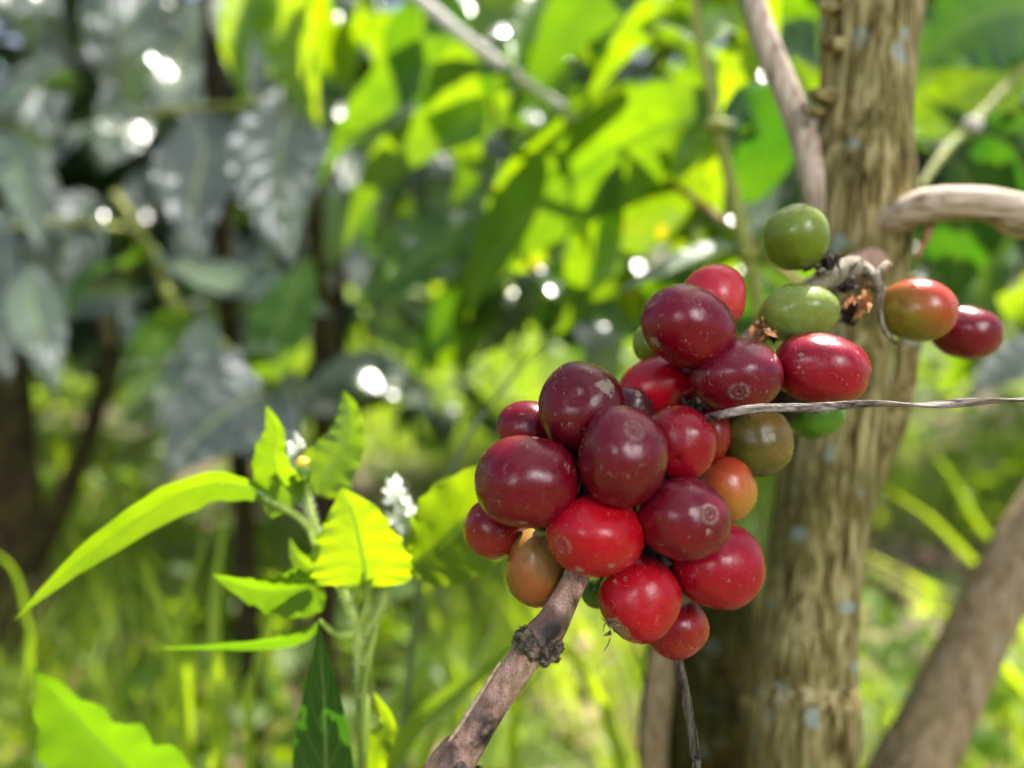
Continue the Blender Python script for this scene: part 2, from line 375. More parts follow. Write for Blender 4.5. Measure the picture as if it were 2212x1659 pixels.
def cherry_mat(i, c1, c2, flecks=1.0, rough=0.26, patchcol=(0.26, 0.22, 0.15), bloom=0.25):
    s = NT('cherry skin %d' % i); off = (i*0.137, i*0.071, i*0.213)
    vec = s.mapv((125, 125, 125), tuple(o*3 for o in off))          # ~ 1 unit per radius
    mv = s.math('ADD', s.attr('ripe'), s.math('MULTIPLY', s.math('SUBTRACT', s.noise(1.7, vec, detail=3), 0.5), 0.55), clamp=True)
    c = s.mix(mv, c1, c2)
    c = s.mix(s.math('MULTIPLY', s.step(s.noise(5.5, vec, detail=5), 0.35, 0.7), 0.28), c, tuple(x*0.45 for x in c1))
    # pale pores
    pores = s.math('MULTIPLY', s.step(s.voro(17, vec), 0.20, 0.08), s.step(s.noise(3, vec), 0.42, 0.62))
    c = s.mix(s.math('MULTIPLY', pores, 0.22), c, (0.62, 0.40, 0.26))
    # waxy bloom streaks
    bl = s.math('MULTIPLY', s.step(s.noise(2.6, s.mapv((1, 1, 0.35), vec=vec), detail=6, rough=0.65), 0.45, 0.72), bloom*.35)
    c = s.mix(bl, c, tuple(0.8*x+e_ for x, e_ in zip(c1, (.05, .012, .018))))
    # scabs: small flecks, thin scratches, big patches
    v2 = s.mapv((1, 1, 0.45), vec=vec, rot=(0.5+i, 0.3*i, 0.2))
    vd = s.n.new('ShaderNodeTexVoronoi'); vd.inputs['Scale'].default_value = 6.5; s.l.new(v2, vd.inputs['Vector'])
    sepc = s.n.new('ShaderNodeSeparateColor'); s.l.new(vd.outputs['Color'], sepc.inputs[0])
    keep = s.step(sepc.outputs[0], 0.45, 0.47); siz = s.math('MULTIPLY_ADD', sepc.outputs[1], 0.12, -0.01)
    wob = s.math('MULTIPLY', s.math('SUBTRACT', s.noise(9, vec, detail=5, rough=.7), 0.5), 0.55)
    fl = s.math('MULTIPLY', s.math('LESS_THAN', s.math('ADD', vd.outputs['Distance'], wob), siz), keep)
    ns = s.noise(2.1, s.mapv((1.6, 0.7, 1.1), vec=vec, rot=(1.1*i, 0.7, i)), detail=2)
    scr = s.math('LESS_THAN', s.math('ABSOLUTE', s.math('SUBTRACT', ns, 0.5)), 0.0045)
    scr = s.math('MULTIPLY', scr, s.step(s.noise(3.1, vec, detail=1), 0.60, 0.62))
    pt = s.math('MULTIPLY', s.attr('patch'), 1.0)
    pm = s.step(s.math('ADD', pt, s.math('MULTIPLY', s.math('SUBTRACT', s.noise(6, vec, detail=6, rough=0.75), 0.5), 1.5)), 0.56, 0.66)
    v3 = s.mapv((1, 1, 0.28), vec=vec, rot=(0.9*i, 1.3, 0.4*i))
    vd3 = s.n.new('ShaderNodeTexVoronoi'); vd3.inputs['Scale'].default_value = 12; s.l.new(v3, vd3.inputs['Vector'])
    sp3 = s.n.new('ShaderNodeSeparateColor'); s.l.new(vd3.outputs['Color'], sp3.inputs[0])
    f3 = s.math('MULTIPLY', s.math('LESS_THAN', s.math('ADD', vd3.outputs['Distance'], s.math('MULTIPLY', s.math('SUBTRACT', s.noise(30, vec, detail=2), 0.5), 0.2)), s.math('MULTIPLY_ADD', sp3.outputs[1], 0.13, 0.02)), s.step(sp3.outputs[0], 0.70, 0.72))
    f3 = s.math('MULTIPLY', f3, s.step(s.noise(1.3, vec, detail=2), .40, .58))
    fl = s.math('MAXIMUM', fl, f3)
    marks = s.math('MAXIMUM', s.math('MULTIPLY', s.math('MAXIMUM', fl, scr), flecks), pm)
    pc = s.mix(s.noise(14, vec, detail=3), tuple(x*0.55 for x in patchcol), tuple(min(1, x*1.5) for x in patchcol))
    c = s.mix(s.math('MULTIPLY', marks, s.math('MULTIPLY_ADD', s.noise(22, vec, detail=4), 1.0, 0.20), clamp=True), c, pc)
    s.set(s.bsdf.inputs['Base Color'], c)
    rr = s.math('ADD', s.math('MULTIPLY', s.noise(6, vec, detail=5), 0.16), rough-0.08)
    rr = s.math('ADD', rr, s.math('MULTIPLY', marks, 0.35)); s.l.new(rr, s.bsdf.inputs['Roughness'])
    s.bsdf.inputs['Specular IOR Level'].default_value = 0.30
    s.bsdf.inputs['Coat Weight'].default_value = 0.16; s.bsdf.inputs['Coat Roughness'].default_value = 0.2
    h = s.math('ADD', s.math('MULTIPLY', s.noise(9, s.mapv((1, 1, 0.5), vec=vec), detail=6, rough=0.6), 0.35), s.math('MULTIPLY', marks, 0.45))
    h = s.math('ADD', h, s.math('MULTIPLY', s.noise(34, s.mapv((1, .5, 1), vec=vec), detail=4, rough=.6), 0.10))
    s.l.new(s.bump(h, 0.42, 0.0005), s.bsdf.inputs['Normal']); s.l.new(s.bump(h, 0.34, 0.0005), s.bsdf.inputs['Coat Normal'])
    return s.m
def scar_mat(i, c1):
    s = NT('calyx scar %d' % i); r = s.attr('rad'); n = s.noise(1500, detail=5, rough=0.7); n2 = s.noise(3200, detail=2)
    ring = s.math('MULTIPLY', s.step(s.math('ADD', r, s.math('MULTIPLY', s.math('SUBTRACT', n2, .5), .5)), 0.52, 0.62), s.step(s.math('ADD', r, s.math('MULTIPLY', s.math('SUBTRACT', n, .5), .6)), 0.98, 0.78))
    ring = s.math('MULTIPLY', ring, s.step(n, 0.44, 0.60))
    inner = s.math('MULTIPLY', s.step(r, 0.34, 0.26), s.step(r, 0.12, 0.20))
    m = s.math('MAXIMUM', s.math('MULTIPLY', ring, 0.42), s.math('MULTIPLY', s.math('MULTIPLY', inner, 0.25), s.step(n, .45, .6)))
    c = s.mix(m, tuple(0.85*x+0.008 for x in c1), (0.42, 0.27, 0.17))
    c = s.mix(s.step(r, 0.15, 0.08), c, (0.10, 0.012, 0.014))
    s.set(s.bsdf.inputs['Base Color'], c); s.bsdf.inputs['Roughness'].default_value = 0.5
    h = s.math('ADD', s.math('MULTIPLY', m, 0.6), s.math('MULTIPLY', n2, 0.5)); s.l.new(s.bump(h, 0.6, 0.0004), s.bsdf.inputs['Normal'])
    return s.m

# ------------------------------------------------------------------ cherries
MAROON = (0.12, 0.0015, 0.009); DMAR = (0.075, 0.002, 0.008); RED = (0.36, 0.002, 0.014); CRIM = (0.21, 0.002, 0.010)
PINK = (0.44, 0.018, 0.032); GREEN = (0.13, 0.18, 0.010); PGREEN = (0.18, 0.235, 0.035); OLIVE = (0.17, 0.15, 0.03); ORNG = (0.62, 0.17, 0.035)
YORN = (0.48, 0.22, 0.04); BRN = (0.28, 0.085, 0.02); DKG = (0.06, 0.16, 0.01)
def cherry(i, cx, cy, d, rx, ry, axis, c1, c2, ripedir, ripeoff, label, ang=0.0, scar=True, patches=(), scar_at=None, ratio=None, flecks=1.0, rough=0.26, group=None, bloom=0.25, patchcol=(0.26, 0.22, 0.15)):
    """rx, ry: silhouette radii in px along the direction ang and across it. axis: calyx direction (right, up, viewer)."""
    ctr = P(cx, cy, d); k = d/FPX
    if scar_at:
        ax = (scar_at[0]-cx)/rx; ay = -(scar_at[1]-cy)/ry; q = ax*ax+ay*ay
        if q > 0.98: s_ = math.sqrt(0.98/q); ax *= s_; ay *= s_; q = 0.98
        axis = (ax, ay, math.sqrt(1-q))
    A = cam_vec(*axis).normalized()
    # ellipsoid radii along camera-right' / camera-up' / depth
    ca, sa = math.cos(ang), math.sin(ang)
    E1 = cam_vec(ca, sa, 0); E2 = cam_vec(-sa, ca, 0); E3 = cam_vec(0, 0, 1)
    r1, r2 = rx*k, ry*k; r3 = (r1+r2)/2
    B = Matrix((E1, E2, E3)).transposed() @ Matrix.Diagonal((r1, r2, r3)) @ Matrix((E1, E2, E3))
    q = A.to_track_quat('Z', 'Y').to_matrix()
    nt_, np_ = 60, 84
    th = list(np.linspace(0, 0.30, 10)) + list(np.linspace(0.33, math.pi, nt_-10))
    V = []; ripe = []; pat = []
    rdir = cam_vec(*ripedir).normalized(); pats = [(cam_vec(*p[0]).normalized(), p[1]) for p in patches]
    def pt(t, p, lift=0.0):
        n = Vector((math.sin(t)*math.cos(p), math.sin(t)*math.sin(p), math.cos(t)))
        e = 2.25; sc = (abs(math.sin(t))**e + abs(math.cos(t))**e)**(-1/e)      # slightly blunt
        f = 1 + 0.045*mnoise.noise(n*1.25+Vector((i*3.1, 0, 0))) + 0.014*mnoise.noise(n*3+Vector((0, i, 4))) + 0.003*mnoise.noise(n*9+Vector((0, i, 0)))
        if t < 0.30:
            f += -0.035*math.exp(-(t/0.05)**2) + 0.004*math.exp(-((t-0.2)/0.04)**2)*(1+mnoise.noise(n*9)) - 0.006*math.exp(-((t-0.12)/0.04)**2)
        if t > 2.9: f -= 0.05*(t-2.9)/0.24
        w_ = q @ (n*sc*f*(1+lift)); return B @ w_, (q @ n)
    for t in th:
        for j in range(np_):
            v, n = pt(t, 2*math.pi*j/np_); V.append(v)
            ripe.append(min(1, max(0, 0.5 + 0.9*(n.dot(rdir)) - ripeoff)))
            m = 0
            for pd, pr in pats:
                a = math.acos(max(-1, min(1, n.dot(pd)))); m = max(m, 1-a/pr*0.5 if a < 2*pr else 0)
            pat.append(m)
    V = np.array([tuple(v) for v in V]); nr = len(th)
    a = np.arange((nr-1)*np_); j = a % np_; b = a-j+(j+1) % np_
    F = np.stack([a, a+np_, b+np_, b], axis=1)
    mat = cherry_mat(i, c1, c2, flecks, rough, patchcol, bloom)
    root = thing('coffee_cherry', ctr, label, 'coffee cherry', group)
    me = new_mesh('skin', V, F, mat, attrs={'ripe': ripe, 'patch': pat}); obj('skin', me, root)
    if scar:
        V2 = []; rad = []; rr = np.linspace(0, 0.27, 22)
        for t in rr:
            for jj in range(48):
                f = 0.004*(1-(t/0.27)**3)
                v, n = pt(t, 2*math.pi*jj/48, f); V2.append(tuple(v)); rad.append(t/0.27)
        a = np.arange(21*48); j = a % 48; b = a-j+(j+1) % 48
        F2 = np.stack([a, a+48, b+48, b], axis=1)
        obj('calyx_scar', new_mesh('calyx_scar', np.array(V2), F2, scar_mat(i, c1), attrs={'rad': rad}), root)
    if A.dot(-FW) < 0.05: return root
    # short pedicel where it joins the branch
    s0, _ = pt(math.pi, 0); s1 = Vector(s0)*1.18
    Vt, Ft, _ = tube([(*(Vector(s0)*0.9), 0.0011), (*Vector(s0)*1.06, 0.0010), (*s1, 0.0013)], seg=8, n=3)
    obj('stalk', new_mesh('stalk', Vt, quads(Ft), M_debris), root)
    return root

UPD = (0.1, 1, 0.2)
CH = [
 dict(cx=1257, cy=884, d=.1270, rx=95, ry=101, axis=(.15, -.3, -.9), c1=DMAR, c2=MAROON, ripedir=(-.4, -1, .3), ripeoff=.1, patches=[((.42, .45, .75), .22), ((.15, .12, .95), .07)], patchcol=(0.24, 0.21, 0.15), bloom=.4,
      label='dark maroon cherry with a chalky grey patch at the top of the lower cluster', scar=False),
 dict(cx=1140, cy=925, d=.1350, rx=66, ry=60, axis=(-.8, .1, -.3), c1=MAROON, c2=CRIM, ripedir=(0, -1, 0), ripeoff=.3, label='maroon cherry half hidden behind the left side of the grey-patched one', scar=False),
 dict(cx=1140, cy=1040, d=.1215, rx=111, ry=99, axis=None, scar_at=(1037, 1022), c1=MAROON, c2=CRIM, ripedir=(.2, -1, .1), ripeoff=.4, patches=[((-.1, -.75, .6), .1), ((-.75, -.55, .2), .09)], label='large dark maroon cherry with its scar on the left rim of the lower cluster', ang=0.0),
 dict(cx=1345, cy=986, d=.1170, rx=94, ry=107, axis=None, scar_at=(1357, 922), c1=(0.12, 0.003, 0.012), c2=(.15, .003, .010), ripedir=(0, -1, .2), ripeoff=.3, bloom=.5, label='foremost dusky maroon cherry with a round scar near its top, centre of the lower cluster'),
 dict(cx=1466, cy=958, d=.1270, rx=80, ry=82, axis=(.2, .3, -.8), c1=CRIM, c2=RED, ripedir=(.3, -.8, .1), ripeoff=.35, label='crimson cherry touching the tip of the dry tendril, right of the foremost cherry', scar=False),
 dict(cx=1476, cy=1121, d=.1195, rx=97, ry=88, axis=None, scar_at=(1513, 1097), c1=(.125, .003, .012), c2=CRIM, ripedir=(-.4, -.8, .1), ripeoff=.35, patches=[((.30, -.10, .9), .10), ((-.15, -.9, .4), .12)], label='deep red cherry with a flaky round scar on its right front', ang=-.25),
 dict(cx=1286, cy=1156, d=.1200, rx=103, ry=87, axis=None, scar_at=(1210, 1166), c1=RED, c2=(.44, .003, .010), ripedir=(.5, .1, .3), ripeoff=.1, ang=-.12, patches=[((.22, -.55, .8), .09), ((-.35, -.6, .6), .10)], label='bright red cherry with an open brown scar on its left, just above the woody twig'),
 dict(cx=1068, cy=1140, d=.1330, rx=66, ry=67, axis=(-.3, -.5, -.6), c1=CRIM, c2=(.30, .04, .02), ripedir=(0, -1, 0), ripeoff=.35, label='dull red cherry tucked under the left edge of the lower cluster', scar=False),
 dict(cx=1160, cy=1226, d=.1300, rx=66, ry=84, axis=(-.2, -.93, .25), c1=BRN, c2=(.30, .20, .05), ripedir=(.5, .8, .1), ripeoff=.35, patches=[((-.25, -.85, .45), .26)], patchcol=(.07, .07, .03), label='brownish orange cherry with a mossy spot at its foot, left of the woody twig', scar=False),
 dict(cx=1382, cy=1292, d=.1260, rx=86, ry=92, axis=(-.6, -.75, .1), c1=RED, c2=(.42, .004, .012), ripedir=(.3, .5, .5), ripeoff=.2, patches=[((-.62, -.62, .48), .42), ((.1, -.92, .35), .14)], patchcol=(.30, .26, .15), label='bright red cherry with a crusty olive blemish at its lower left', scar=False),
 dict(cx=1551, cy=1219, d=.1290, rx=96, ry=93, axis=(.7, -.3, -.4), c1=(.30, .003, .018), c2=RED, ripedir=(0, -1, .1), ripeoff=.1, patches=[((.22, -.22, .95), .06)], label='glossy crimson cherry at the lower right of the cluster with a tan fleck on it', scar=False),
 dict(cx=1460, cy=1354, d=.1350, rx=70, ry=62, axis=(.3, -.9, -.2), c1=CRIM, c2=(.32, .03, .02), ripedir=(.7, -.3, 0), ripeoff=.3, ang=.3, label='lowest dark red cherry of the cluster, above the hanging grey stem', scar=False),
 dict(cx=1290, cy=1275, d=.1400, rx=36, ry=38, axis=(0, -.9, 0), c1=DKG, c2=GREEN, ripedir=(0, -1, 0), ripeoff=.4, label='small green cherry peeping out beside the woody twig', scar=False),
 dict(cx=1568, cy=1058, d=.1400, rx=63, ry=71, axis=(.3, -.9, .1), c1=(.44, .19, .03), c2=(.46, .04, .018), ripedir=(-.3, 1, .1), ripeoff=.25, label='orange cherry blushing red on top, right edge of the cluster', scar=False, flecks=.4),
 dict(cx=1630, cy=955, d=.1430, rx=80, ry=75, axis=(-.1, -.9, .2), c1=(.075, .08, .012), c2=(.20, .11, .025), ripedir=(.6, .4, .3), ripeoff=.3, patches=[((.12, .22, .95), .16)], patchcol=(.40, .36, .26), label='olive brown cherry with a pale scab, under the dry tendril', scar=False, flecks=.5, ang=.2),
 dict(cx=1758, cy=892, d=.1520, rx=62, ry=54, axis=(.5, -.8, .1), c1=DKG, c2=(.10, .22, .015), ripedir=(0, -1, 0), ripeoff=.3, label='shaded green cherry showing below the dry tendril in front of the trunk', scar=False, flecks=.2),
 dict(cx=1590, cy=811, d=.1320, rx=97, ry=79, axis=None, scar_at=(1573, 846), c1=(.125, .004, .016), c2=CRIM, ripedir=(-.2, -1, .2), ripeoff=.4, bloom=.45, ang=.12, label='purplish red cherry with a round scar facing front, just above the dry tendril'),
 dict(cx=1772, cy=796, d=.1370, rx=101, ry=76, axis=None, scar_at=(1861, 812), c1=(.22, .003, .016), c2=RED, ripedir=(.2, -.6, .2), ripeoff=.3, ang=-.18, patches=[((-.62, .3, .7), .08), ((-.7, -.02, .7), .05)], label='oval crimson cherry in the upper cluster with its scar on the right end'),
 dict(cx=1485, cy=704, d=.1320, rx=99, ry=87, axis=None, scar_at=(1408, 655), c1=(.135, .003, .015), c2=CRIM, ripedir=(-.2, -1, .2), ripeoff=.35, ang=-.35, patches=[((-.78, -.45, .4), .16)], label='dark red cherry with its scar at the upper left, top of the upper cluster'),
 dict(cx=1540, cy=645, d=.1440, rx=68, ry=72, axis=(.1, .9, -.3), c1=PINK, c2=(.60, .06, .05), ripedir=(.5, -.6, .2), ripeoff=.3, label='light pinkish red cherry behind the top cherry of the upper cluster', scar=False, flecks=.3, ang=-.5),
 dict(cx=1422, cy=836, d=.1430, rx=84, ry=66, axis=(-.7, -.6, 0), c1=(.36, .003, .012), c2=RED, ripedir=(0, -1, 0), ripeoff=.3, label='smooth bright red cherry wedged between the upper and lower clusters', scar=False, flecks=.3, ang=.25, bloom=.1),
 dict(cx=1366, cy=880, d=.1390, rx=46, ry=43, axis=(.3, .9, -.2), c1=(.06, .010, .014), c2=DMAR, ripedir=(0, -1, 0), ripeoff=.3, patches=[((.1, .6, .7), .22)], label='small shrivelled maroon cherry behind the grey-patched one', scar=False),
 dict(cx=1724, cy=676, d=.1440, rx=83, ry=63, axis=(.5, .7, .2), c1=PGREEN, c2=(.18, .27, .06), ripedir=(-.1, -1, 0), ripeoff=.3, label='pale green unripe cherry lying against the branch by its husk', scar=False, flecks=.25, ang=.1, patches=[((.1, .8, .55), .16)], patchcol=(.30, .33, .16)),
 dict(cx=1720, cy=513, d=.1490, rx=67, ry=70, axis=(-.45, .75, .3), c1=GREEN, c2=(.22, .28, .05), ripedir=(.3, 1, .1), ripeoff=.3, label='highest green cherry, round, left of the trunk', scar=False, flecks=.15, patches=[((-.5, .68, .5), .17)], patchcol=(.33, .30, .22)),
 dict(cx=1983, cy=669, d=.1500, rx=76, ry=67, axis=(.7, -.1, -.5), c1=(.21, .17, .02), c2=(.44, .03, .016), ripedir=(.75, .7, .1), ripeoff=-.1, label='orange red cherry with a yellow-green left side, right of the trunk', scar=False, flecks=.15, ang=-.15),
 dict(cx=2089, cy=719, d=.1620, rx=68, ry=57, axis=(.5, -.3, .6), c1=(.15, .004, .014), c2=CRIM, ripedir=(0, -1, .1), ripeoff=.4, label='rightmost dark crimson cherry, behind the orange red one', scar=False, flecks=.15, ang=-.15),
 dict(cx=1402, cy=742, d=.1480, rx=34, ry=42, axis=(-.4, -.8, .2), c1=GREEN, c2=PGREEN, ripedir=(0, 1, 0), ripeoff=.2, label='green cherry peeping out at the left of the upper cluster', scar=False, flecks=.2),
 dict(cx=1535, cy=935, d=.1400, rx=42, ry=60, axis=(.3, -.9, 0), c1=(.33, .03, .02), c2=CRIM, ripedir=(0, 1, 0), ripeoff=.2, label='red sliver of a cherry squeezed between the crimson and the olive cherry', scar=False, flecks=.3),
]
for i, c in enumerate(CH): cherry(i, group='coffee cherries on the fruiting branch', **c)

# ------------------------------------------------------------------ main coffee tree
tree = thing('coffee_tree', P(1735, 1659, .21)*1.0, 'pale ridged coffee tree trunk with lichen spots that carries the fruiting twig', 'coffee tree')
tree.location.z = 0.0
base = P(1735, 1659, .215)
def wp(v, wpx, d): return (v.x, v.y, v.z, wpx/2*d/FPX)
D = .205
pts = [(base.x-.012, base.y+.01, -0.03, .022), (base.x-.010, base.y+.008, 0.10, .0165), (base.x-.005, base.y+.004, 0.24, .0148)]
for x, y, wd in [(1735, 1659, 212), (1742, 1500, 205), (1752, 1320, 196), (1770, 1150, 188), (1792, 1000, 196), (1822, 860, 178), (1850, 740, 150), (1862, 620, 165), (1858, 500, 205), (1858, 380, 208), (1868, 250, 186), (1876, 120, 192), (1880, 0, 205)]:
    d = D + (.002 if y > 900 else 0); pts.append(wp(P(x, y, d), wd, d))
t0 = P(1884, -200, D); pts += [wp(t0, 205, D), (t0.x+.004, t0.y+.01, t0.z+.15, .012), (t0.x+.0, t0.y+.03, t0.z+.45, .009), (t0.x-.02, t0.y+.05, t0.z+.8, .004)]
V, F, al = tube(pts, seg=72, n=26, rough=.055, fs=85, stretch=9, seed=2, lump=.07)
child('trunk', V, quads(F), M_trunk, tree)
def limb(pxs, mat, name='limb', root=tree, label=None, **k):
    kw = dict(seg=28, n=10, rough=.05, fs=120, stretch=6); kw.update(k)
    V, F, _ = ptube(pxs, **kw); o = child(name, V, F, mat, root)
    if label: o['label'] = label
    return o
limb([(1590, -160, .23, 48), (1625, -10, .22, 50), (1655, 90, .215, 54), (1700, 200, .21, 56), (1740, 310, .206, 60), (1765, 400, .203, 66), (1800, 520, .203, 72)], M_limb, label='smooth pinkish grey limb left of the trunk')
limb([(1850, 505, .204, 80), (1922, 478, .194, 76), (1965, 455, .189, 72), (2005, 443, .187, 78), (2090, 438, .185, 72), (2150, 446, .185, 74), (2205, 468, .186, 90), (2260, 485, .187, 76), (2400, 560, .20, 70), (2600, 700, .23, 50)], M_limbx, lump=.14, seed=3, label='short pale limb reaching right from the trunk')
limb([(1960, 745, .213, 52), (1957, 800, .214, 48), (1940, 880, .214, 56), (1905, 960, .213, 70), (1850, 1060, .213, 90)], M_trunk, label='mossy side shoot joining the trunk below the cherries')
limb([(1978, 600, .22, 40), (1975, 680, .216, 46), (1960, 760, .213, 52)], M_trunk)
limb([(2010, 488, .19, 20), (1998, 520, .188, 17), (1978, 556, .187, 12)], M_rtwig, name='spur', seg=12)
# little stubs on the trunk side
for x, y, wd in [(1782, 15, 26), (1786, 95, 30), (1762, 205, 34), (1745, 240, 20), (1798, 600, 36)]:
    V, F, _ = ptube([(x+30, y+6, .2, wd*1.3), (x+4, y, .198, wd), (x-10, y-4, .197, wd*.5)], seg=12, n=4, rough=.2, fs=300)
    child('stub', V, F, M_trunk, tree)

# fruiting branch through the cluster
tw = [(880, 1775, .117, 82), (955, 1668, .1175, 84), (985, 1638, .1180, 92), (1015, 1600, .1185, 76), (1078, 1500, .1195, 68), (1130, 1425, .120, 70), (1160, 1388, .1205, 84), (1190, 1350, .121, 74), (1218, 1300, .1222, 60), (1245, 1245, .1245, 55), (1290, 1150, .133, 54), (1390, 1010, .139, 56), (1500, 880, .1425, 52), (1600, 760, .1475, 48), (1700, 660, .153, 46), (1790, 600, .163, 48), (1850, 575, .178, 56), (1880, 570, .192, 70)]
V, F, al = ptube(tw, seg=40, n=22, rough=.035, fs=260, stretch=3, lump=.07)
al = np.array(al)
def near(x, y, d, rad):
    q = np.array(P(x, y, d)); return np.clip(1.3-np.linalg.norm(V-q, axis=1)/rad, 0, 1)
dark = np.maximum.reduce([near(1050, 1592, .1155, .0058), near(1005, 1625, .1155, .005), near(1195, 1370, .118, .0045), near(1215, 1440, .118, .0022), near(1240, 1300, .120, .002)])
rg_ = [P(x-17, y-6, d+.0012) for x, y, d in [(960, 1655, .1155), (1010, 1575, .1168), (1060, 1495, .1175), (1098, 1435, .1182)]]
br = child('fruiting_branch', V, F, M_twig, tree, attrs={'along': al, 'dark': dark}); br['label'] = 'pinkish grey woody twig with a dark rough node'
def blob(c, r, seed, mat, name, root, rough=.4, sq=(1, 1, 1), nu=28, nv=18, f=1.5):
    V = []
    for i in range(nv+1):
        for j in range(nu):
            t, p = math.pi*i/nv, 2*math.pi*j/nu
            n = Vector((math.sin(t)*math.cos(p), math.sin(t)*math.sin(p), math.cos(t)))
            s_ = 1+rough*mnoise.noise(n*f+Vector((seed*5.1, 0, 0)))+rough*.6*mnoise.noise(n*f*2.7+Vector((0, seed*3.3, 0)))+rough*.35*mnoise.noise(n*f*6)
            V.append(Vector(c)+Vector((n.x*sq[0], n.y*sq[1], n.z*sq[2]))*r*s_)
    a = np.arange(nv*nu); j = a % nu; b = a-j+(j+1) % nu
    return child(name, np.array([tuple(v) for v in V]), np.stack([a, a+nu, b+nu, b], axis=1), mat, root)
# rough node collars
def collar(x, y, d, r, seed, ax):
    """broken bark ring around the twig"""
    c = P(x, y, d); A = Vector(ax).normalized(); q = A.to_track_quat('Z', 'Y').to_matrix()
    V = []; nu, nv = 60, 16
    for i in range(nu):
        p = 2*math.pi*i/nu
        for j in range(nv):
            t = 2*math.pi*j/nv; e = Vector((math.cos(p), math.sin(p), 0))
            k = Vector((math.cos(p)*2, math.sin(p)*2, seed)); thick = r*(.17+.17*mnoise.noise(k*1.2))
            z = thick*1.5*math.sin(t)+r*.22*mnoise.noise(k*.9+Vector((9, 0, 0))); rr = r+thick*math.cos(t)
            pt_ = e*rr+Vector((0, 0, z)); pt_ *= 1+.20*mnoise.noise(pt_*480+Vector((seed, 0, 0)))+.05*mnoise.noise(pt_*2600)
            V.append(c + q @ pt_)
    F = []
    for i in range(nu):
        for j in range(nv):
            F.append((i*nv+j, ((i+1) % nu)*nv+j, ((i+1) % nu)*nv+(j+1) % nv, i*nv+(j+1) % nv))
    return child('node_collar', np.array([tuple(v) for v in V]), F, M_collar, br)
tdir = (P(1210, 1320, .121)-P(1130, 1430, .120))
collar(1152, 1405, .1202, .0028, 1, tdir); collar(1166, 1386, .1204, .0027, 4, tdir)
blob(P(1187, 1412, .1172), .0015, 3, M_collar, 'node_scar', br, .5, nu=40, nv=26)
blob(P(1135, 1383, .1180), .0018, 7, M_collar, 'node_scar', br, .55, nu=40, nv=26)
blob(P(1204, 1395, .1190), .0011, 11, M_collar, 'node_scar', br, .5)
collar(1000, 1645, .1180, .0030, 8, tdir); collar(985, 1655, .1180, .0031, 12, tdir)
V, F, _ = tube([(*rg_[0], .0004), (*rg_[1], .00045), (*rg_[2], .00035), (*rg_[3], .0002)], seg=8, n=14, rough=.25, fs=900); child('bark_split', V, quads(F), M_split, br)
# stipule husks and debris at the upper nodes
def scrap(c, size, mat, name, root, seed, n=5):
    rs = random.Random(seed); m = MB()
    for _ in range(n):
        S = []; d_ = Vector((rs.uniform(-1, 1), rs.uniform(-1, 1), rs.uniform(-1, 1))).normalized(); p = Vector(c)+Vector((rs.uniform(-1, 1), rs.uniform(-1, 1), rs.uniform(-1, 1)))*size*.35
        for k in range(6): S.append(tuple(p)); p = p+d_*size/5; d_ = (d_+Vector((rs.uniform(-1, 1), rs.uniform(-1, 1), rs.uniform(-1, 1)))*.35).normalized()
        Vv, Ff, uv = leaf_geo(np.array(S), size*.5, (rs.uniform(-1, 1), rs.uniform(-1, 1), rs.uniform(-1, 1)), kind='ovate', nu=3, fold=.5, wave=.12, seed=rs.randint(0, 99))
        m.add(Vv, Ff, uv)
    V_, F_, k_ = m.get(); child(name, V_, F_, mat, root, uv=k_['uv'])
for x, y, d, sz in [(1640, 720, .139, .0035), (1655, 715, .139, .0028), (1850, 640, .150, .0045), (1868, 655, .150, .0035)]:
    scrap(P(x, y, d), sz, M_husk, 'husk', br, x+y, 5)
for x, y, d, sz in [(1790, 570, .150, .0035), (1835, 690, .156, .003), (1825, 610, .152, .004), (1840, 665, .154, .003), (1660, 700, .142, .002), (1495, 880, .137, .003)]:
    scrap(P(x, y, d), sz, M_debris, 'debris', br, x*2+y, 7)
    blob(P(x, y, d+.001), sz*.42, x, M_debris, 'debris', br, .6)
# node swelling near the trunk, with short grey spurs
blob(P(1835, 590, .158), .0042, 4, M_spur, 'node', br, .35, (1.1, 1, .7), f=1.4, nu=40, nv=26)
V, F, _ = ptube([(1740, 640, .1505, 36), (1785, 605, .152, 46), (1830, 580, .155, 52), (1860, 590, .16, 50)], seg=20, n=8, rough=.08, fs=300)
child('spur', V, F, M_spur, br)
V, F, _ = ptube([(1905, 640, .150, 12), (1895, 600, .150, 16), (1912, 572, .152, 16), (1925, 575, .155, 9)], seg=14, n=6, rough=.1, fs=400); child('spur', V, F, M_spur, br)
V, F, _ = ptube([(1850, 585, .16, 40), (1880, 590, .155, 26), (1902, 625, .1505, 18), (1900, 670, .1495, 13), (1912, 715, .1495, 12), (1935, 742, .151, 8)], seg=14, n=8, rough=.1, fs=400); child('spur', V, F, M_spur, br)
V, F, _ = ptube([(1850, 600, .165, 22), (1925, 640, .163, 18), (1990, 690, .166, 15), (2060, 700, .170, 14)], seg=12, n=8, rough=.1, fs=400); child('spur', V, F, M_spur, br)

# dark filler lumps, not nodes: shade built into the gaps between cherries
for k_, (x, y, d, rr_) in enumerate([(1262, 1010, .1345, .0050), (1235, 1075, .131, .0036), (1395, 1095, .1335, .0048), (1420, 1185, .1325, .0046), (1200, 1225, .133, .0034), (1330, 1230, .133, .0030), (1500, 905, .1425, .0030), (1530, 870, .143, .0034), (1508, 1030, .142, .0026), (1690, 700, .149, .003), (1690, 870, .149, .0034), (1545, 770, .1445, .0036)]):
    blob(P(x, y, d), rr_, 20+k_, M_debris, 'node', br, .35, nu=24, nv=14)

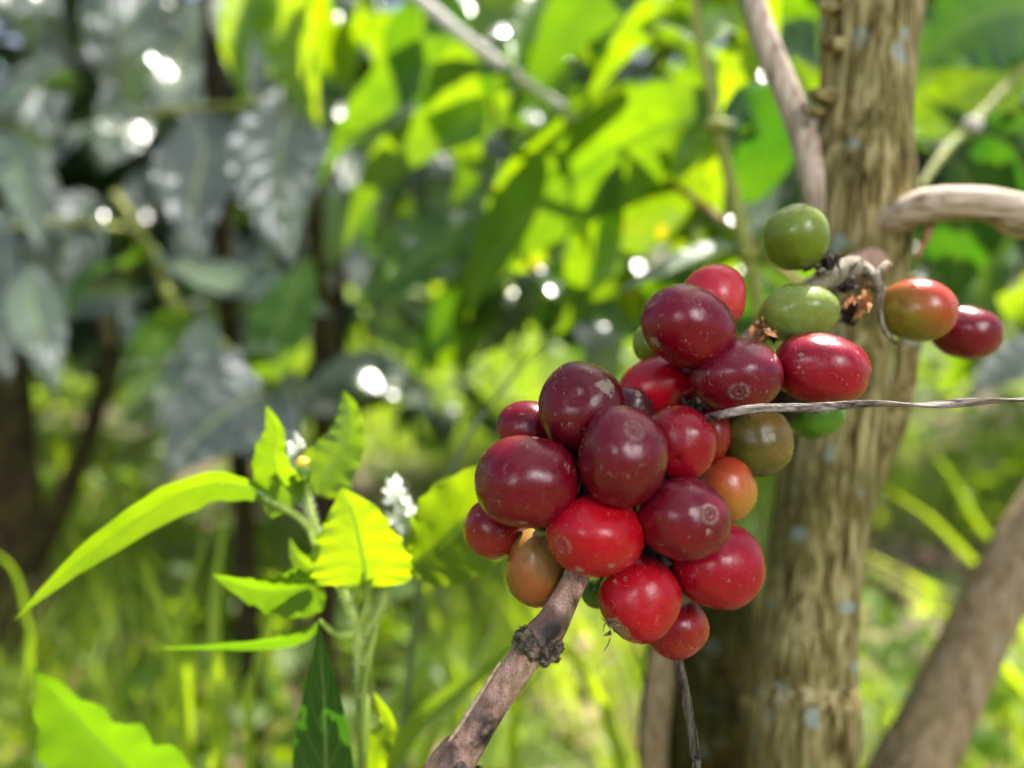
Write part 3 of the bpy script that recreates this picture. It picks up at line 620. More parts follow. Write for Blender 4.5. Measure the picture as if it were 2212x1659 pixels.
# fibres stuck on cherries / hanging
rs = random.Random(5)
def fibre(p0, p1, bend, wpx, root, mat=M_fibre):
    a = P(*p0); b = P(*p1); m_ = (a+b)/2+Vector(bend)
    V, F, _ = tube([(*a, wpx), (*m_, wpx), (*b, wpx*.4)], seg=6, n=6); child('fibre', V, quads(F), mat, root)
for p0, p1, b in [((1318, 1378, .119), (1303, 1408, .119), (.0002, 0, 0)), ((1300, 1335, .119), (1322, 1372, .118), (.0003, 0, 0)), ((1313, 1340, .119), (1304, 1366, .118), (-.0003, 0, 0))]:
    fibre(p0, p1, b, .00009, br, M_debris)
scrap(P(1318, 1352, .1190), .0016, M_collar, 'debris', br, 77, 5)

# ------------------------------------------------------------------ dry tendrils
def tendril(pxs, wpx, label, twist=60, flat=.45, mat=None, name='dry_tendril'):
    S = catmull([(*P(x, y, d), d) for x, y, d in pxs], 40); C = S[:, :3]; T = np.gradient(C, axis=0); T /= np.linalg.norm(T, axis=1)[:, None]
    V = []; seg = 14
    for i in range(len(C)):
        u = np.cross(T[i], np.array(FW)); u /= np.linalg.norm(u); v = np.cross(T[i], u)
        tw_ = (i/len(C)+.12*math.sin(i*.021))*twist*.25; r = wpx/2*S[i, 3]/FPX*(1+.10*mnoise.noise(Vector((i*.06, 3, 0))))
        r *= min(1, .7+i*.02)
        for k in range(seg):
            a = 2*math.pi*k/seg; x, y = math.cos(a), math.sin(a)*flat
            c, s_ = math.cos(tw_*.5), math.sin(tw_*.5); x, y = x*c-y*s_, x*s_+y*c
            rr = r*(1+.06*mnoise.noise(Vector((math.cos(a)*2, math.sin(a)*2, i*.05))))
            V.append(C[i]+rr*1.15*(u*x+v*y))
    F = [(i*seg+k, i*seg+(k+1) % seg, (i+1)*seg+(k+1) % seg, (i+1)*seg+k) for i in range(len(C)-1) for k in range(seg)]
    F += [tuple(range(seg)), tuple(range((len(C)-1)*seg, len(C)*seg))]
    return top(name, np.array(V), F, mat or M_wire, label, 'tendril')
tendril([(1496, 916, .1320), (1520, 908, .1285), (1538, 901, .1245), (1570, 893, .1215), (1640, 882, .122), (1760, 880, .124), (1880, 872, .126), (2000, 875, .127), (2110, 868, .128), (2230, 862, .129), (2420, 850, .131), (2800, 840, .14)], 17, 'thin grey brown twisted tendril crossing from the cluster to the right', 70)
tendril([(1455, 1380, .137), (1468, 1440, .1365), (1486, 1530, .136), (1500, 1620, .136), (1503, 1700, .136), (1500, 2000, .15), (1480, 3000, .19)], 19, 'narrow dark flattened stem hanging below the lowest cherry', 4, .4, M_hang)

# ------------------------------------------------------------------ other stems of the plant group
lean = thing('leaning_trunk', (P(1900, 1800, .30).x, P(1900, 1800, .30).y, 0), 'brown leaning trunk crossing the bottom right corner', 'trunk')
g0 = P(1900, 1750, .31)
pts = [(g0.x-.14, g0.y+.0, -.03, .022), (g0.x-.06, g0.y, .17, .020)] + [wp(P(x, y, .31), wd, .31) for x, y, wd in [(1942, 1710, 150), (1991, 1616, 142), (2121, 1349, 124), (2265, 1090, 114), (2400, 880, 110), (2560, 500, 105), (2700, -200, 95)]]
V, F, _ = tube(pts, seg=56, n=20, rough=.06, fs=80, stretch=7, seed=5, lump=.08); child('bark', V, quads(F), M_lean, lean)
st = thing('mossy_stump', (P(1500, 1700, .26).x, P(1500, 1700, .26).y, 0), 'dark mossy stump behind the cherries, left of the trunk', 'stump')
g0 = P(1505, 1700, .27)
pts = [(g0.x, g0.y, -.03, .027), (g0.x, g0.y, .15, .022)] + [wp(P(x, y, .265), wd, .265) for x, y, wd in [(1508, 1659, 250), (1512, 1500, 244), (1518, 1380, 236), (1524, 1280, 222), (1520, 1225, 180), (1515, 1200, 90)]]
V, F, _ = tube(pts, seg=56, n=20, rough=.09, fs=80, stretch=6, seed=9, lump=.1); child('bark', V, quads(F), M_mossy, st)
V, F, _ = ptube([(1412, 1750, .245, 56), (1415, 1600, .247, 58), (1428, 1450, .25, 60), (1450, 1330, .255, 50), (1480, 1250, .26, 30)], seg=30, n=14, rough=.1, fs=120, stretch=6, seed=4); child('sapwood_ridge', V, F, M_lean, st)

# ------------------------------------------------------------------ shrub behind: green stem + leaves
def leaf_set(root, rows, **common):
    for r in rows:
        k = dict(common); k.update(r[3] if len(r) > 3 else {})
        px_leaf(root, r[0], r[1], r[2], **k)
cs = thing('coffee_shoot', (P(1550, 1200, .34).x, P(1550, 1200, .34).y+.01, 0), 'olive green upright shoot with bright backlit leaves, behind the upper cherries', 'coffee shoot')
b0 = cs.location
V, F, _ = tube([(b0.x+.04, b0.y, -.02, .0035), (b0.x+.03, b0.y, .25, .0033)]+[wp(P(x, y, d), wd, d) for x, y, d, wd in [(1700, 900, .315, 32), (1645, 690, .31, 30), (1612, 545, .305, 30), (1580, 400, .305, 28), (1548, 270, .305, 24), (1520, 130, .31, 22), (1500, 0, .315, 20), (1490, -200, .33, 15), (1480, -500, .36, 8)]], seg=18, n=10, rough=.04, fs=200, stretch=5); child('stem', V, quads(F), M_gstem, cs)
for x, y in [(1612, 548), (1550, 272)]:
    blob(P(x, y, .303), .0042, x, M_gstem, 'node', cs, .2, (1.3, 1, .7))
dk = dict(tint=.15); md = dict(tint=.5); bt = dict(tint=.95)
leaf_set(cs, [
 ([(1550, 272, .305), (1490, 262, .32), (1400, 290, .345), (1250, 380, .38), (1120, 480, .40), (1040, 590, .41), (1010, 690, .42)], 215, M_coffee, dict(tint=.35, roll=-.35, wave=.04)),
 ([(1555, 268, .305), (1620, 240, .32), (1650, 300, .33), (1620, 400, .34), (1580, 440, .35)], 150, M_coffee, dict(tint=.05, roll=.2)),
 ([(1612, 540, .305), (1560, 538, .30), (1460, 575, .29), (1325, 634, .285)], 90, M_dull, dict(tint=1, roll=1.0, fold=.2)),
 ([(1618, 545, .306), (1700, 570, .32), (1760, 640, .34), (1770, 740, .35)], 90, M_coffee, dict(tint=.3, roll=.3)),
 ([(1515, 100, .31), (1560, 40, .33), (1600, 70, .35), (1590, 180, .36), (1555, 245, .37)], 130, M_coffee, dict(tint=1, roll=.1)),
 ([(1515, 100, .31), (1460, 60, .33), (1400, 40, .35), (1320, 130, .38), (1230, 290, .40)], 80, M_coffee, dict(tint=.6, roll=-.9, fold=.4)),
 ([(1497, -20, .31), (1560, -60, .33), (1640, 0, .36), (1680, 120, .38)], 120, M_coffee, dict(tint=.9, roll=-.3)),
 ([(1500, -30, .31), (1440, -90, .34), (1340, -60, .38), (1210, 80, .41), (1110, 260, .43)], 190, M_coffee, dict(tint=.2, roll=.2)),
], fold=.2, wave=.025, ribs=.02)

# sunlit diagonal branch and its leaves
db = thing('diagonal_branch_shrub', (P(700, -300, .55).x, P(700, -300, .55).y, 0), 'slender shrub whose pale grey branch slants down behind the green leaves', 'coffee shrub')
b0 = db.location
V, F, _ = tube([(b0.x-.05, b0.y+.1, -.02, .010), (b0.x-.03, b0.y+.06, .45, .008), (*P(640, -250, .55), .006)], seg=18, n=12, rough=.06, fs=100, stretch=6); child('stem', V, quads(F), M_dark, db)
V, F, _ = ptube([(640, -250, .55, 24), (780, -110, .47, 24), (900, -8, .42, 26), (1005, 80, .40, 26), (1110, 160, .40, 24), (1210, 230, .415, 21), (1350, 325, .40, 19), (1450, 395, .375, 19)], seg=16, n=12, rough=.05, fs=200, stretch=4)
child('branch', V, F, M_grey, db)
V, F, _ = ptube([(1445, 392, .376, 18), (1580, 490, .335, 15), (1720, 605, .295, 13), (1780, 640, .28, 10)], seg=12, n=10, rough=.05, fs=200, stretch=4); child('twig', V, F, M_rtwig, db)
V, F, _ = ptube([(1200, 225, .415, 12), (1350, 420, .52, 10), (1250, 520, .6, 8)], seg=10, n=8); child('twig', V, F, M_rtwig, db)
leaf_set(db, [
 ([(1450, 395, .335), (1500, 300, .345), (1490, 290, .35), (1530, 400, .36), (1560, 480, .37)], 120, M_coffee, dict(tint=.9, roll=.1)),
 ([(1350, 330, .36), (1420, 300, .37), (1400, 420, .38), (1340, 520, .39), (1265, 650, .40)], 200, M_spot, dict(tint=.5, roll=.2)),
 ([(1440, 300, .37), (1415, 300, .37), (1390, 330, .37), (1375, 370, .37)], 70, M_spot, dict(tint=1, roll=.3, kind='ovate')),
 ([(1110, 160, .39), (1000, 130, .42), (880, 160, .45), (770, 260, .48), (690, 385, .50)], 110, M_coffee, dict(tint=.3, roll=-.3)),
 ([(1150, 200, .39), (1050, 250, .42), (900, 300, .45), (800, 400, .47), (738, 550, .48)], 105, M_coffee, dict(tint=.45, roll=-.25)),
 ([(1210, 235, .38), (1160, 330, .40), (1090, 440, .43), (1040, 500, .45)], 110, M_coffee, dict(tint=.6, roll=.6)),
 ([(1110, 160, .39), (1130, 60, .41), (1165, -20, .43), (1150, -90, .45)], 60, M_coffee, dict(tint=.95, roll=-.2)),
 ([(1005, 80, .40), (990, 190, .42), (1000, 290, .44), (1040, 350, .46)], 150, M_coffee, dict(tint=.55, roll=.3)),
 ([(900, -8, .42), (880, 80, .44), (900, 170, .46), (915, 245, .47)], 110, M_coffee, dict(tint=.15, roll=.2)),
 ([(1005, 80, .40), (1090, 30, .42), (1200, 60, .46), (1290, 150, .50)], 110, M_coffee, dict(tint=.5, roll=-.4)),
 ([(1580, 490, .315), (1540, 600, .34), (1480, 660, .37), (1400, 720, .40)], 110, M_coffee, dict(tint=.55, roll=.5)),
 ([(1210, 235, .38), (1290, 230, .40), (1350, 210, .43), (1400, 240, .45)], 70, M_coffee, dict(tint=.6, roll=.8)),
 ([(1350, 330, .36), (1300, 500, .40), (1260, 620, .42), (1190, 740, .45)], 130, M_coffee, dict(tint=.45, roll=-.5)),
], fold=.2, wave=.03, ribs=.02)

# upper-left glowing leaves
ul = thing('coffee_branch_overhead', (P(560, -400, .62).x, P(560, -400, .62).y+.1, 0), 'branch hanging from the top edge with glowing yellow green leaves', 'coffee shrub')
b0 = ul.location
V, F, _ = tube([(b0.x, b0.y, -.02, .011), (b0.x+.02, b0.y, .5, .009), (*P(520, -430, .60), .006), (*P(570, -180, .53), .004), (*P(660, -95, .52), .003), (*P(760, -80, .53), .002)], seg=16, n=12, rough=.06, fs=100, stretch=6); child('stem', V, quads(F), M_dark, ul)
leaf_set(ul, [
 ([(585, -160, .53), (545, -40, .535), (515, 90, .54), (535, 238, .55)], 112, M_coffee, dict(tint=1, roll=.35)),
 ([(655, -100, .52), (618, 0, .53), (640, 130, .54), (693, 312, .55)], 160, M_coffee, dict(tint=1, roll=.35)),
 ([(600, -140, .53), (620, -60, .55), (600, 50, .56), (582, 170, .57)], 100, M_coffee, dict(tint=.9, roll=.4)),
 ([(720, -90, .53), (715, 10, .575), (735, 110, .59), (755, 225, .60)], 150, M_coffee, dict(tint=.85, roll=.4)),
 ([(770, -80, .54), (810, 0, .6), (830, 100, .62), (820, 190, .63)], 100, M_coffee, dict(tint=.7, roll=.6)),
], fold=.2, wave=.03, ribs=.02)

def extra(root, n, region, dr, mat, seed, tl=(0, .6), ln=(.08, .13), holes=()):
    rs = random.Random(seed); k = 0
    while k < n:
        x = rs.uniform(region[0], region[1]); y = rs.uniform(region[2], region[3])
        if any(a < x < b and c_ < y < e_ for a, b, c_, e_ in holes): continue
        d = rs.uniform(*dr); L_ = rs.uniform(*ln)*FPX/d; a = rs.uniform(-1.1, 1.1)+(0 if rs.random() < .75 else rs.choice((-1, 1)))
        dx, dy = math.sin(a), math.cos(a); c2 = rs.uniform(-.25, .25)
        pts_ = [(x+dx*L_*t+dy*c2*L_*math.sin(t*2.6)*.5, y+dy*L_*t-dx*c2*L_*math.sin(t*2.6)*.5, d-(.03*math.sin(t*3)+rs.uniform(-.01, .01))) for t in (0, .33, .66, 1)]
        px_leaf(root, pts_, L_*rs.uniform(.30, .42), mat, tint=rs.uniform(*tl), roll=rs.uniform(0, .9), fold=rs.uniform(.1, .45), wave=rs.uniform(.02, .06), wave_n=rs.choice((4, 5, 7)), ribs=.03, lit=rs.choice(('back', 'top', None)), nu=4)
        k += 1
extra(db, 44, (640, 1720, -120, 560), (.50, .85), M_coffee, 3, (0, .45), (.06, .12))
extra(db, 12, (1150, 1500, 150, 560), (.44, .6), M_spot, 33, (.2, .8), (.06, .10))
extra(db, 16, (820, 1300, 150, 620), (.5, .7), M_dull, 43, (0, .4), (.06, .11))
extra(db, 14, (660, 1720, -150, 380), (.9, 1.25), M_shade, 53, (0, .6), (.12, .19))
extra(db, 14, (1000, 1500, 380, 640), (.42, .60), M_coffee, 13, (0, .5))
extra(cs, 14, (1450, 1800, -60, 560), (.40, .6), M_coffee, 23, (0, .7), (.06, .1))

# left dark glossy leaves with ribs
ld = thing('dark_coffee_shrub', (P(420, 900, .62).x, P(420, 900, .62).y+.1, 0), 'dark shrub of large ribbed grey green leaves filling the left side', 'coffee shrub')
b0 = ld.location
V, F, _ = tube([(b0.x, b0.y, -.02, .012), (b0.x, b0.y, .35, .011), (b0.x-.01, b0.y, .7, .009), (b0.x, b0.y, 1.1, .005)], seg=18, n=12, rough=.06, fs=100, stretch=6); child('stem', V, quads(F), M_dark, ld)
for pxs in ([(250, 420, .72, 16), (330, 545, .64, 20), (375, 650, .6, 24), (470, 740, .57, 24), (560, 795, .56, 22), (660, 850, .55, 20)], [(300, 250, .72, 18), (420, 235, .64, 16), (560, 225, .6, 14), (640, 215, .58, 12)], [(300, 500, .7, 18), (150, 480, .62, 16), (0, 500, .58, 14), (-150, 560, .56, 12)]):
    V, F, _ = ptube(pxs, seg=12, n=8, rough=.1, fs=200); child('branch', V, F, M_gstem, ld)
dl = M_dull
leaf_set(ld, [
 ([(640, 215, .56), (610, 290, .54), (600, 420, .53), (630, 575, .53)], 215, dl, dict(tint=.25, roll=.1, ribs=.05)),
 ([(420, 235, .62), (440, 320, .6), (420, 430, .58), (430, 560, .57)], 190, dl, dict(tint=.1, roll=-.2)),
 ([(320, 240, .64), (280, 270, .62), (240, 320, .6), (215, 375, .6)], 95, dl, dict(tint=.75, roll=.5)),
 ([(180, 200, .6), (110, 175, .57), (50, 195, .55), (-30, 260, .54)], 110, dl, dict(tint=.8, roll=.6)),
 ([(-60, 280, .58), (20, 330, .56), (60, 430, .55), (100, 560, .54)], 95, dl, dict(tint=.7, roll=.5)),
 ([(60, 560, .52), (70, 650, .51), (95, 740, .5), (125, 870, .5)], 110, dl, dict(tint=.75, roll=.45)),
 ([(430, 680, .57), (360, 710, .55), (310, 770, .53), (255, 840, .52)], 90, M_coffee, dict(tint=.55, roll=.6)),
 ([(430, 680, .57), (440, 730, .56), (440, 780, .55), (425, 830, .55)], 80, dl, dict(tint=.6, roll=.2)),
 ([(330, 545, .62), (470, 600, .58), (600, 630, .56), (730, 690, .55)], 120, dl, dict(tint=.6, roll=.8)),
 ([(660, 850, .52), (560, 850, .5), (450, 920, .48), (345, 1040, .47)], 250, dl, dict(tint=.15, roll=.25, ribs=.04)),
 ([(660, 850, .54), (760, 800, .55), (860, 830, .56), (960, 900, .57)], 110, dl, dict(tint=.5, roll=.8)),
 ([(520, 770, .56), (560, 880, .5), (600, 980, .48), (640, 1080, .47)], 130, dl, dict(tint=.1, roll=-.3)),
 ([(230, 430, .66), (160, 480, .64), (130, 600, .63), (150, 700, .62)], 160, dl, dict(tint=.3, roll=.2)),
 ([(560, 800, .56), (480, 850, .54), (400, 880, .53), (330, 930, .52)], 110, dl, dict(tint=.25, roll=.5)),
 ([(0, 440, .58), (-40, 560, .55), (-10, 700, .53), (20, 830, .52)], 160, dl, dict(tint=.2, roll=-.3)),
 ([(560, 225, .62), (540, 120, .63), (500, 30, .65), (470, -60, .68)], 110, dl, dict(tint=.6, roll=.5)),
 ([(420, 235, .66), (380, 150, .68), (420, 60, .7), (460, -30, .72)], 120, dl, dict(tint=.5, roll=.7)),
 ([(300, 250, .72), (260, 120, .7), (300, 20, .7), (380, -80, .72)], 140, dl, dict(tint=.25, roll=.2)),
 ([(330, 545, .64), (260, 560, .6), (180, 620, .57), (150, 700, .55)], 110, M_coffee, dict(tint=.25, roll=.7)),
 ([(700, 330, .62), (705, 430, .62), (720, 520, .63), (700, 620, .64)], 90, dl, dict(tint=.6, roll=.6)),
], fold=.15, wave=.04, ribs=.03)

ot = thing('old_shrub_trunk', (P(30, 1300, 1.0).x, P(30, 1300, 1.0).y, 0), 'dark forked trunk in deep shade at the far left', 'trunk')
q_ = ot.location
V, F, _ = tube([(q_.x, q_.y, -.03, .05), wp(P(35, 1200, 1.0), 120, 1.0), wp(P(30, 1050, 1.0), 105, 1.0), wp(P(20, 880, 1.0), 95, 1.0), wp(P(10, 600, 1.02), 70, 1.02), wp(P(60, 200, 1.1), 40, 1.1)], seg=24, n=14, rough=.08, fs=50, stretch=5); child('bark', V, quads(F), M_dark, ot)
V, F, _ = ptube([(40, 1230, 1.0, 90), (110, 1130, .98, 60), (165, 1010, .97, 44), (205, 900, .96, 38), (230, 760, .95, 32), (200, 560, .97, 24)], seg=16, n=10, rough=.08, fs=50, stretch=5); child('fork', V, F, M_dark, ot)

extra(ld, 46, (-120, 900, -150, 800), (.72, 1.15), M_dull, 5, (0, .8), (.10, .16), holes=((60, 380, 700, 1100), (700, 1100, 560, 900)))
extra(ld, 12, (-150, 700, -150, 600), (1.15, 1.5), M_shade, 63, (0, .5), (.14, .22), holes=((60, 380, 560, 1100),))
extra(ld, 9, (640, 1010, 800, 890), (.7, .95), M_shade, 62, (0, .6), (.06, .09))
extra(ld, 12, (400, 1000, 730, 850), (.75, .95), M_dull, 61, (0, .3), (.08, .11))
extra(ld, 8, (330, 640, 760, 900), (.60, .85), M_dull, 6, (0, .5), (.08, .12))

# right side: leaves of a further shoot
rg = thing('coffee_shrub_right', (P(2150, 900, .45).x, P(2150, 900, .45).y+.05, 0), 'coffee shrub with broad dark green leaves to the right of the trunk', 'coffee shrub')
b0 = rg.location
V, F, _ = tube([(b0.x+.22, b0.y+.04, -.02, .009), (b0.x+.18, b0.y+.03, .5, .007), (*P(2330, 100, .46), .005), (*P(2360, -500, .5), .003)], seg=16, n=12, rough=.06, fs=100, stretch=6); child('stem', V, quads(F), M_dark, rg)
V, F, _ = ptube([(2340, 60, .46, 22), (2200, 160, .40, 22), (2100, 270, .36, 22), (2040, 330, .34, 20), (1985, 410, .32, 15)], seg=14, n=10, rough=.06, fs=200); child('branch', V, F, M_gstem, rg)
for x, y in ((2100, 270), (2050, 322)): blob(P(x, y, .35), .0035, x, M_grey, 'node', rg, .3, (1.3, 1, 1))
leaf_set(rg, [
 ([(2330, 60, .46), (2200, 20, .43), (2080, 60, .41), (1950, 160, .40)], 260, M_coffee, dict(tint=.12, roll=.25)),
 ([(2280, 100, .46), (2160, 160, .45), (2040, 230, .44), (1920, 300, .44)], 190, M_coffee, dict(tint=.5, roll=.3)),
 ([(2040, 330, .34), (2090, 400, .36), (2080, 520, .38), (2060, 670, .40)], 230, M_coffee, dict(tint=.02, roll=.15)),
 ([(2100, 270, .36), (2180, 320, .38), (2240, 400, .4), (2260, 520, .42)], 160, M_coffee, dict(tint=.05, roll=.15)),
 ([(2040, 330, .34), (2000, 318, .35), (1970, 312, .36), (1935, 308, .37)], 34, dl, dict(tint=.9, roll=.9)),
 ([(2100, 270, .36), (2060, 270, .38), (2020, 240, .4), (1990, 200, .42)], 90, dl, dict(tint=.5, roll=.7)),
 ([(2160, 200, .38), (2190, 250, .37), (2200, 320, .37), (2150, 360, .38)], 40, dl, dict(tint=.9, roll=.9)),
 ([(2330, 560, .44), (2260, 600, .43), (2200, 650, .43), (2150, 640, .43)], 120, M_coffee, dict(tint=.85, roll=.5)),
 ([(2300, 760, .5), (2240, 760, .5), (2160, 800, .5), (2080, 860, .5)], 100, dl, dict(tint=.3, roll=.6)),
 ([(1760, 200, .4), (1720, 260, .39), (1660, 380, .385), (1600, 560, .385)], 150, dl, dict(tint=.35, roll=.2, ribs=.04)),
 ([(1760, 40, .42), (1720, 100, .41), (1700, 160, .4), (1640, 230, .4)], 130, M_coffee, dict(tint=.1, roll=.2)),
], fold=.15, wave=.03, ribs=.02)

extra(rg, 22, (1900, 2350, -120, 560), (.48, .8), M_coffee, 31, (0, .5))
extra(rg, 12, (1900, 2350, -120, 560), (.6, .9), M_shade, 32, (0, .7))
# ------------------------------------------------------------------ the hairy weed
wd = thing('hairy_weed', (P(790, 1900, .172).x, P(790, 1900, .172).y, 0), 'bright backlit weed with toothed hairy leaves and a small bud, left of the cherries', 'weed')
b0 = wd.location
Sroot = P(790, 1700, .172)
V, F, _ = tube([(b0.x, b0.y, -.01, .0022), (b0.x+.002, b0.y, .2, .002), wp(Sroot, 26, .172)]+[wp(P(x, y, .172), w_*.78, .172) for x, y, w_ in [(785, 1560, 32), (778, 1440, 32), (775, 1360, 32), (745, 1290, 26), (705, 1200, 24), (675, 1120, 22), (658, 1050, 20), (652, 1020, 14)]], seg=16, n=10, rough=.05, fs=300); child('stem', V, quads(F), M_hair, wd)
for pxs in ([(775, 1365, .172, 26), (795, 1310, .170, 20), (800, 1265, .168, 14)], [(790, 1375, .172, 28), (818, 1320, .173, 26), (845, 1255, .174, 24), (872, 1225, .175, 18)], [(790, 1700, .168, 14), (783, 1560, .167, 15), (795, 1440, .167, 15), (815, 1350, .168, 12)], [(700, 1180, .172, 20), (650, 1120, .171, 16), (600, 1090, .170, 14), (555, 1068, .17, 10)], [(705, 1200, .172, 16), (680, 1180, .17, 12), (668, 1150, .17, 8)], [(775, 1365, .172, 18), (730, 1372, .17, 12), (690, 1340, .168, 9)]):
    V, F, _ = ptube(pxs, seg=12, n=8, rough=.05, fs=300); child('stem', V, F, M_hair, wd)
def lobed(t): return 1.0
wl = dict(serr=.075, serr_n=15, fold=.25, wave=.03, ribs=.02)
leaf_set(wd, [
 ([(610, 1095, .170), (540, 1055, .169), (440, 1050, .168), (300, 1120, .166), (150, 1230, .164), (30, 1340, .163)], 88, M_weed, dict(tint=.6, roll=.55, kind='coffee')),
 ([(650, 1085, .171), (610, 1050, .170), (590, 985, .168), (595, 930, .167), (575, 875, .166)], 125, M_weed, dict(tint=.6, roll=.2, kind='tri')),
 ([(680, 1070, .172), (715, 1010, .173), (750, 950, .174), (755, 890, .175), (742, 843, .176)], 135, M_weed, dict(tint=.6, roll=-.15, kind='tri')),
 ([(795, 1268, .168), (785, 1210, .166), (765, 1120, .164), (738, 1052, .163)], 235, M_weed, dict(tint=1, roll=.1, kind='ovate')),
 ([(870, 1228, .175), (930, 1190, .178), (1010, 1120, .182), (1120, 1050, .186), (1200, 1040, .19)], 225, M_weed, dict(tint=.75, roll=-.2, serr=.05, kind='coffee')),
 ([(700, 1255, .171), (640, 1275, .170), (560, 1275, .168), (455, 1240, .166)], 135, M_weed, dict(tint=.3, roll=.4, kind='ovate')),
 ([(820, 1200, .178), (870, 1160, .180), (880, 1110, .181), (860, 1050, .182)], 75, M_weed, dict(tint=.3, roll=1.2, kind='ovate')),
 ([(700, 1245, .173), (665, 1225, .174), (640, 1200, .175), (625, 1160, .176)], 50, M_weed, dict(tint=.5, roll=.2, kind='ovate')),
 ([(810, 1700, .17), (815, 1620, .17), (840, 1560, .171), (805, 1490, .172)], 70, M_weed, dict(tint=1, roll=.4, kind='ovate')),
 ([(690, 1345, .17), (650, 1370, .17), (560, 1390, .172), (310, 1402, .176)], 45, M_weed, dict(tint=.2, roll=.6, serr=0, kind='coffee')),
], **wl)
bd = blob(P(655, 1022, .170), .0020, 3, M_bud, 'flower_bud', wd, .08, (.8, .8, 1.25)); blob(P(654, 1000, .170), .0013, 5, M_yel, 'florets', bd, .3)
scrap(P(640, 965, .173), .0038, M_petal, 'petals', bd, 3, 7)
scrap(P(680, 1000, .174), .0025, M_petal, 'petals', bd, 8, 5)
for hx, hy, hs in ((862, 1072, .0045), (872, 1100, .005), (858, 1120, .0045), (884, 1130, .004), (848, 1052, .0035)):
    scrap(P(hx, hy, .178), hs, M_petal, 'fluffy_flower', wd, hx, 9)
# rim hairs of the weed (uncountable, one part)
m = MB(); rs = random.Random(2)
def hairs(pxs, n, ln, sp):
    S = catmull([P(*q) for q in pxs], 20)
    for _ in range(n):
        c = Vector(S[rs.randrange(len(S))].tolist())+Vector((rs.uniform(-sp, sp), rs.uniform(-sp, sp), rs.uniform(-sp, sp)))
        d_ = Vector((rs.uniform(-1, 1), rs.uniform(-.6, .6), rs.uniform(-.3, 1))).normalized()*ln*rs.uniform(.5, 1)
        s_ = d_.cross(Vector((0, 1, 0))).normalized()*ln*.035
        m.add([c-s_, c+s_, c+d_+s_*.2, c+d_-s_*.2], [[0, 1, 2, 3]])
hairs([(610, 1095, .170), (540, 1050, .169), (440, 1042, .168), (330, 1085, .166)], 420, .0009, .0004)
hairs([(785, 1560, .172), (778, 1440, .172), (775, 1360, .172)], 300, .0014, .0013)
hairs([(775, 1360, .172), (745, 1290, .172), (705, 1200, .172), (675, 1120, .172), (658, 1050, .172)], 500, .0013, .0012)
hairs([(790, 1375, .172), (818, 1320, .173), (845, 1255, .174), (872, 1225, .175)], 500, .0013, .0012)
hairs([(820, 1200, .178), (870, 1160, .180), (880, 1110, .181), (860, 1050, .182)], 250, .0015, .002)
V_, F_, k_ = m.get(); hh = child('hairs', V_, F_, M_petal, wd); hh['kind'] = 'stuff'

bl = thing('broad_leaf_weed', (P(250, 2000, .22).x, P(250, 2000, .22).y, 0), 'large toothed lime green leaf of a weed in the bottom left corner', 'weed')
b0 = bl.location
V, F, _ = tube([(b0.x+.03, b0.y, -.01, .002), (b0.x+.04, b0.y, .2, .0018), (*P(420, 1850, .21), .0012)], seg=10, n=8); child('stem', V, quads(F), M_hair, bl)
leaf_set(bl, [([(420, 1850, .21), (330, 1720, .205), (200, 1590, .20), (75, 1445, .195)], 430, M_weed, dict(tint=.15, roll=.25, kind='ovate', serr=.05, serr_n=20)),
              ([(430, 1860, .21), (560, 1780, .22), (650, 1720, .23), (740, 1700, .235)], 130, M_weed, dict(tint=.4, roll=.3, kind='ovate'))], **wl)
fb = thing('broad_grass_clump', (P(700, 2100, .165).x, P(700, 2100, .165).y, 0), 'wide dark green upright blade standing in front of the hairy weed stem', 'grass blade')
b0 = fb.location
px_leaf(fb, [(700, 3300, .2), (715, 2050, .175), (712, 1860, .165)], 40, M_coffee, roll=.15, tint=.1, kind='blade', fold=.35, wave=0, ribs=0, name='sheath')
px_leaf(fb, [(714, 1960, .168), (712, 1800, .164), (705, 1659, .160), (700, 1500, .158), (688, 1340, .157)], 150, M_coffee, roll=.25, tint=.05, kind='coffee', fold=.2, wave=0, ribs=0, name='blade')
gb = thing('grass_leaf_clump', (P(850, 2100, .24).x, P(850, 2100, .24).y, 0), 'pale grey green arching grass leaves below the left of the cluster', 'grass clump')
for sp, w_, tn, rl in [
   ([(700, 2600, .3), (800, 1800, .25), (880, 1600, .235), (980, 1500, .23), (1060, 1440, .228), (1150, 1360, .226)], 62, .35, .9),
   ([(760, 2500, .3), (900, 1700, .3), (1000, 1500, .31), (1060, 1380, .32), (1090, 1250, .33)], 30, .6, .3),
   ([(700, 2500, .32), (820, 1650, .31), (890, 1480, .32), (980, 1350, .33), (1090, 1270, .34)], 30, .5, .8),
   ([(1000, 2500, .36), (985, 1600, .36), (950, 1400, .37), (925, 1280, .38), (905, 1220, .38)], 30, .6, .3),
   ([(1200, 2500, .36), (1150, 1800, .35), (1110, 1620, .35), (1140, 1480, .35), (1260, 1370, .36)], 36, .6, .7),
   ([(1400, 2500, .36), (1380, 1900, .35), (1330, 1600, .35), (1250, 1430, .35), (1130, 1350, .36)], 36, .6, .4),
   ([(800, 2300, .26), (900, 1300, .25), (985, 990, .25), (1110, 810, .265), (1255, 650, .29)], 26, 1, 1.0)]:
    px_leaf(gb, sp, w_, M_dull if rl == 1.0 else M_grass, roll=rl, tint=tn, kind='blade', fold=.3, name='blade', nu=3)
gl = thing('grass_leaf_clump', (P(430, 2100, .3).x, P(430, 2100, .3).y, 0), 'tall upright lime grass blades behind the weed, lower left', 'grass clump')
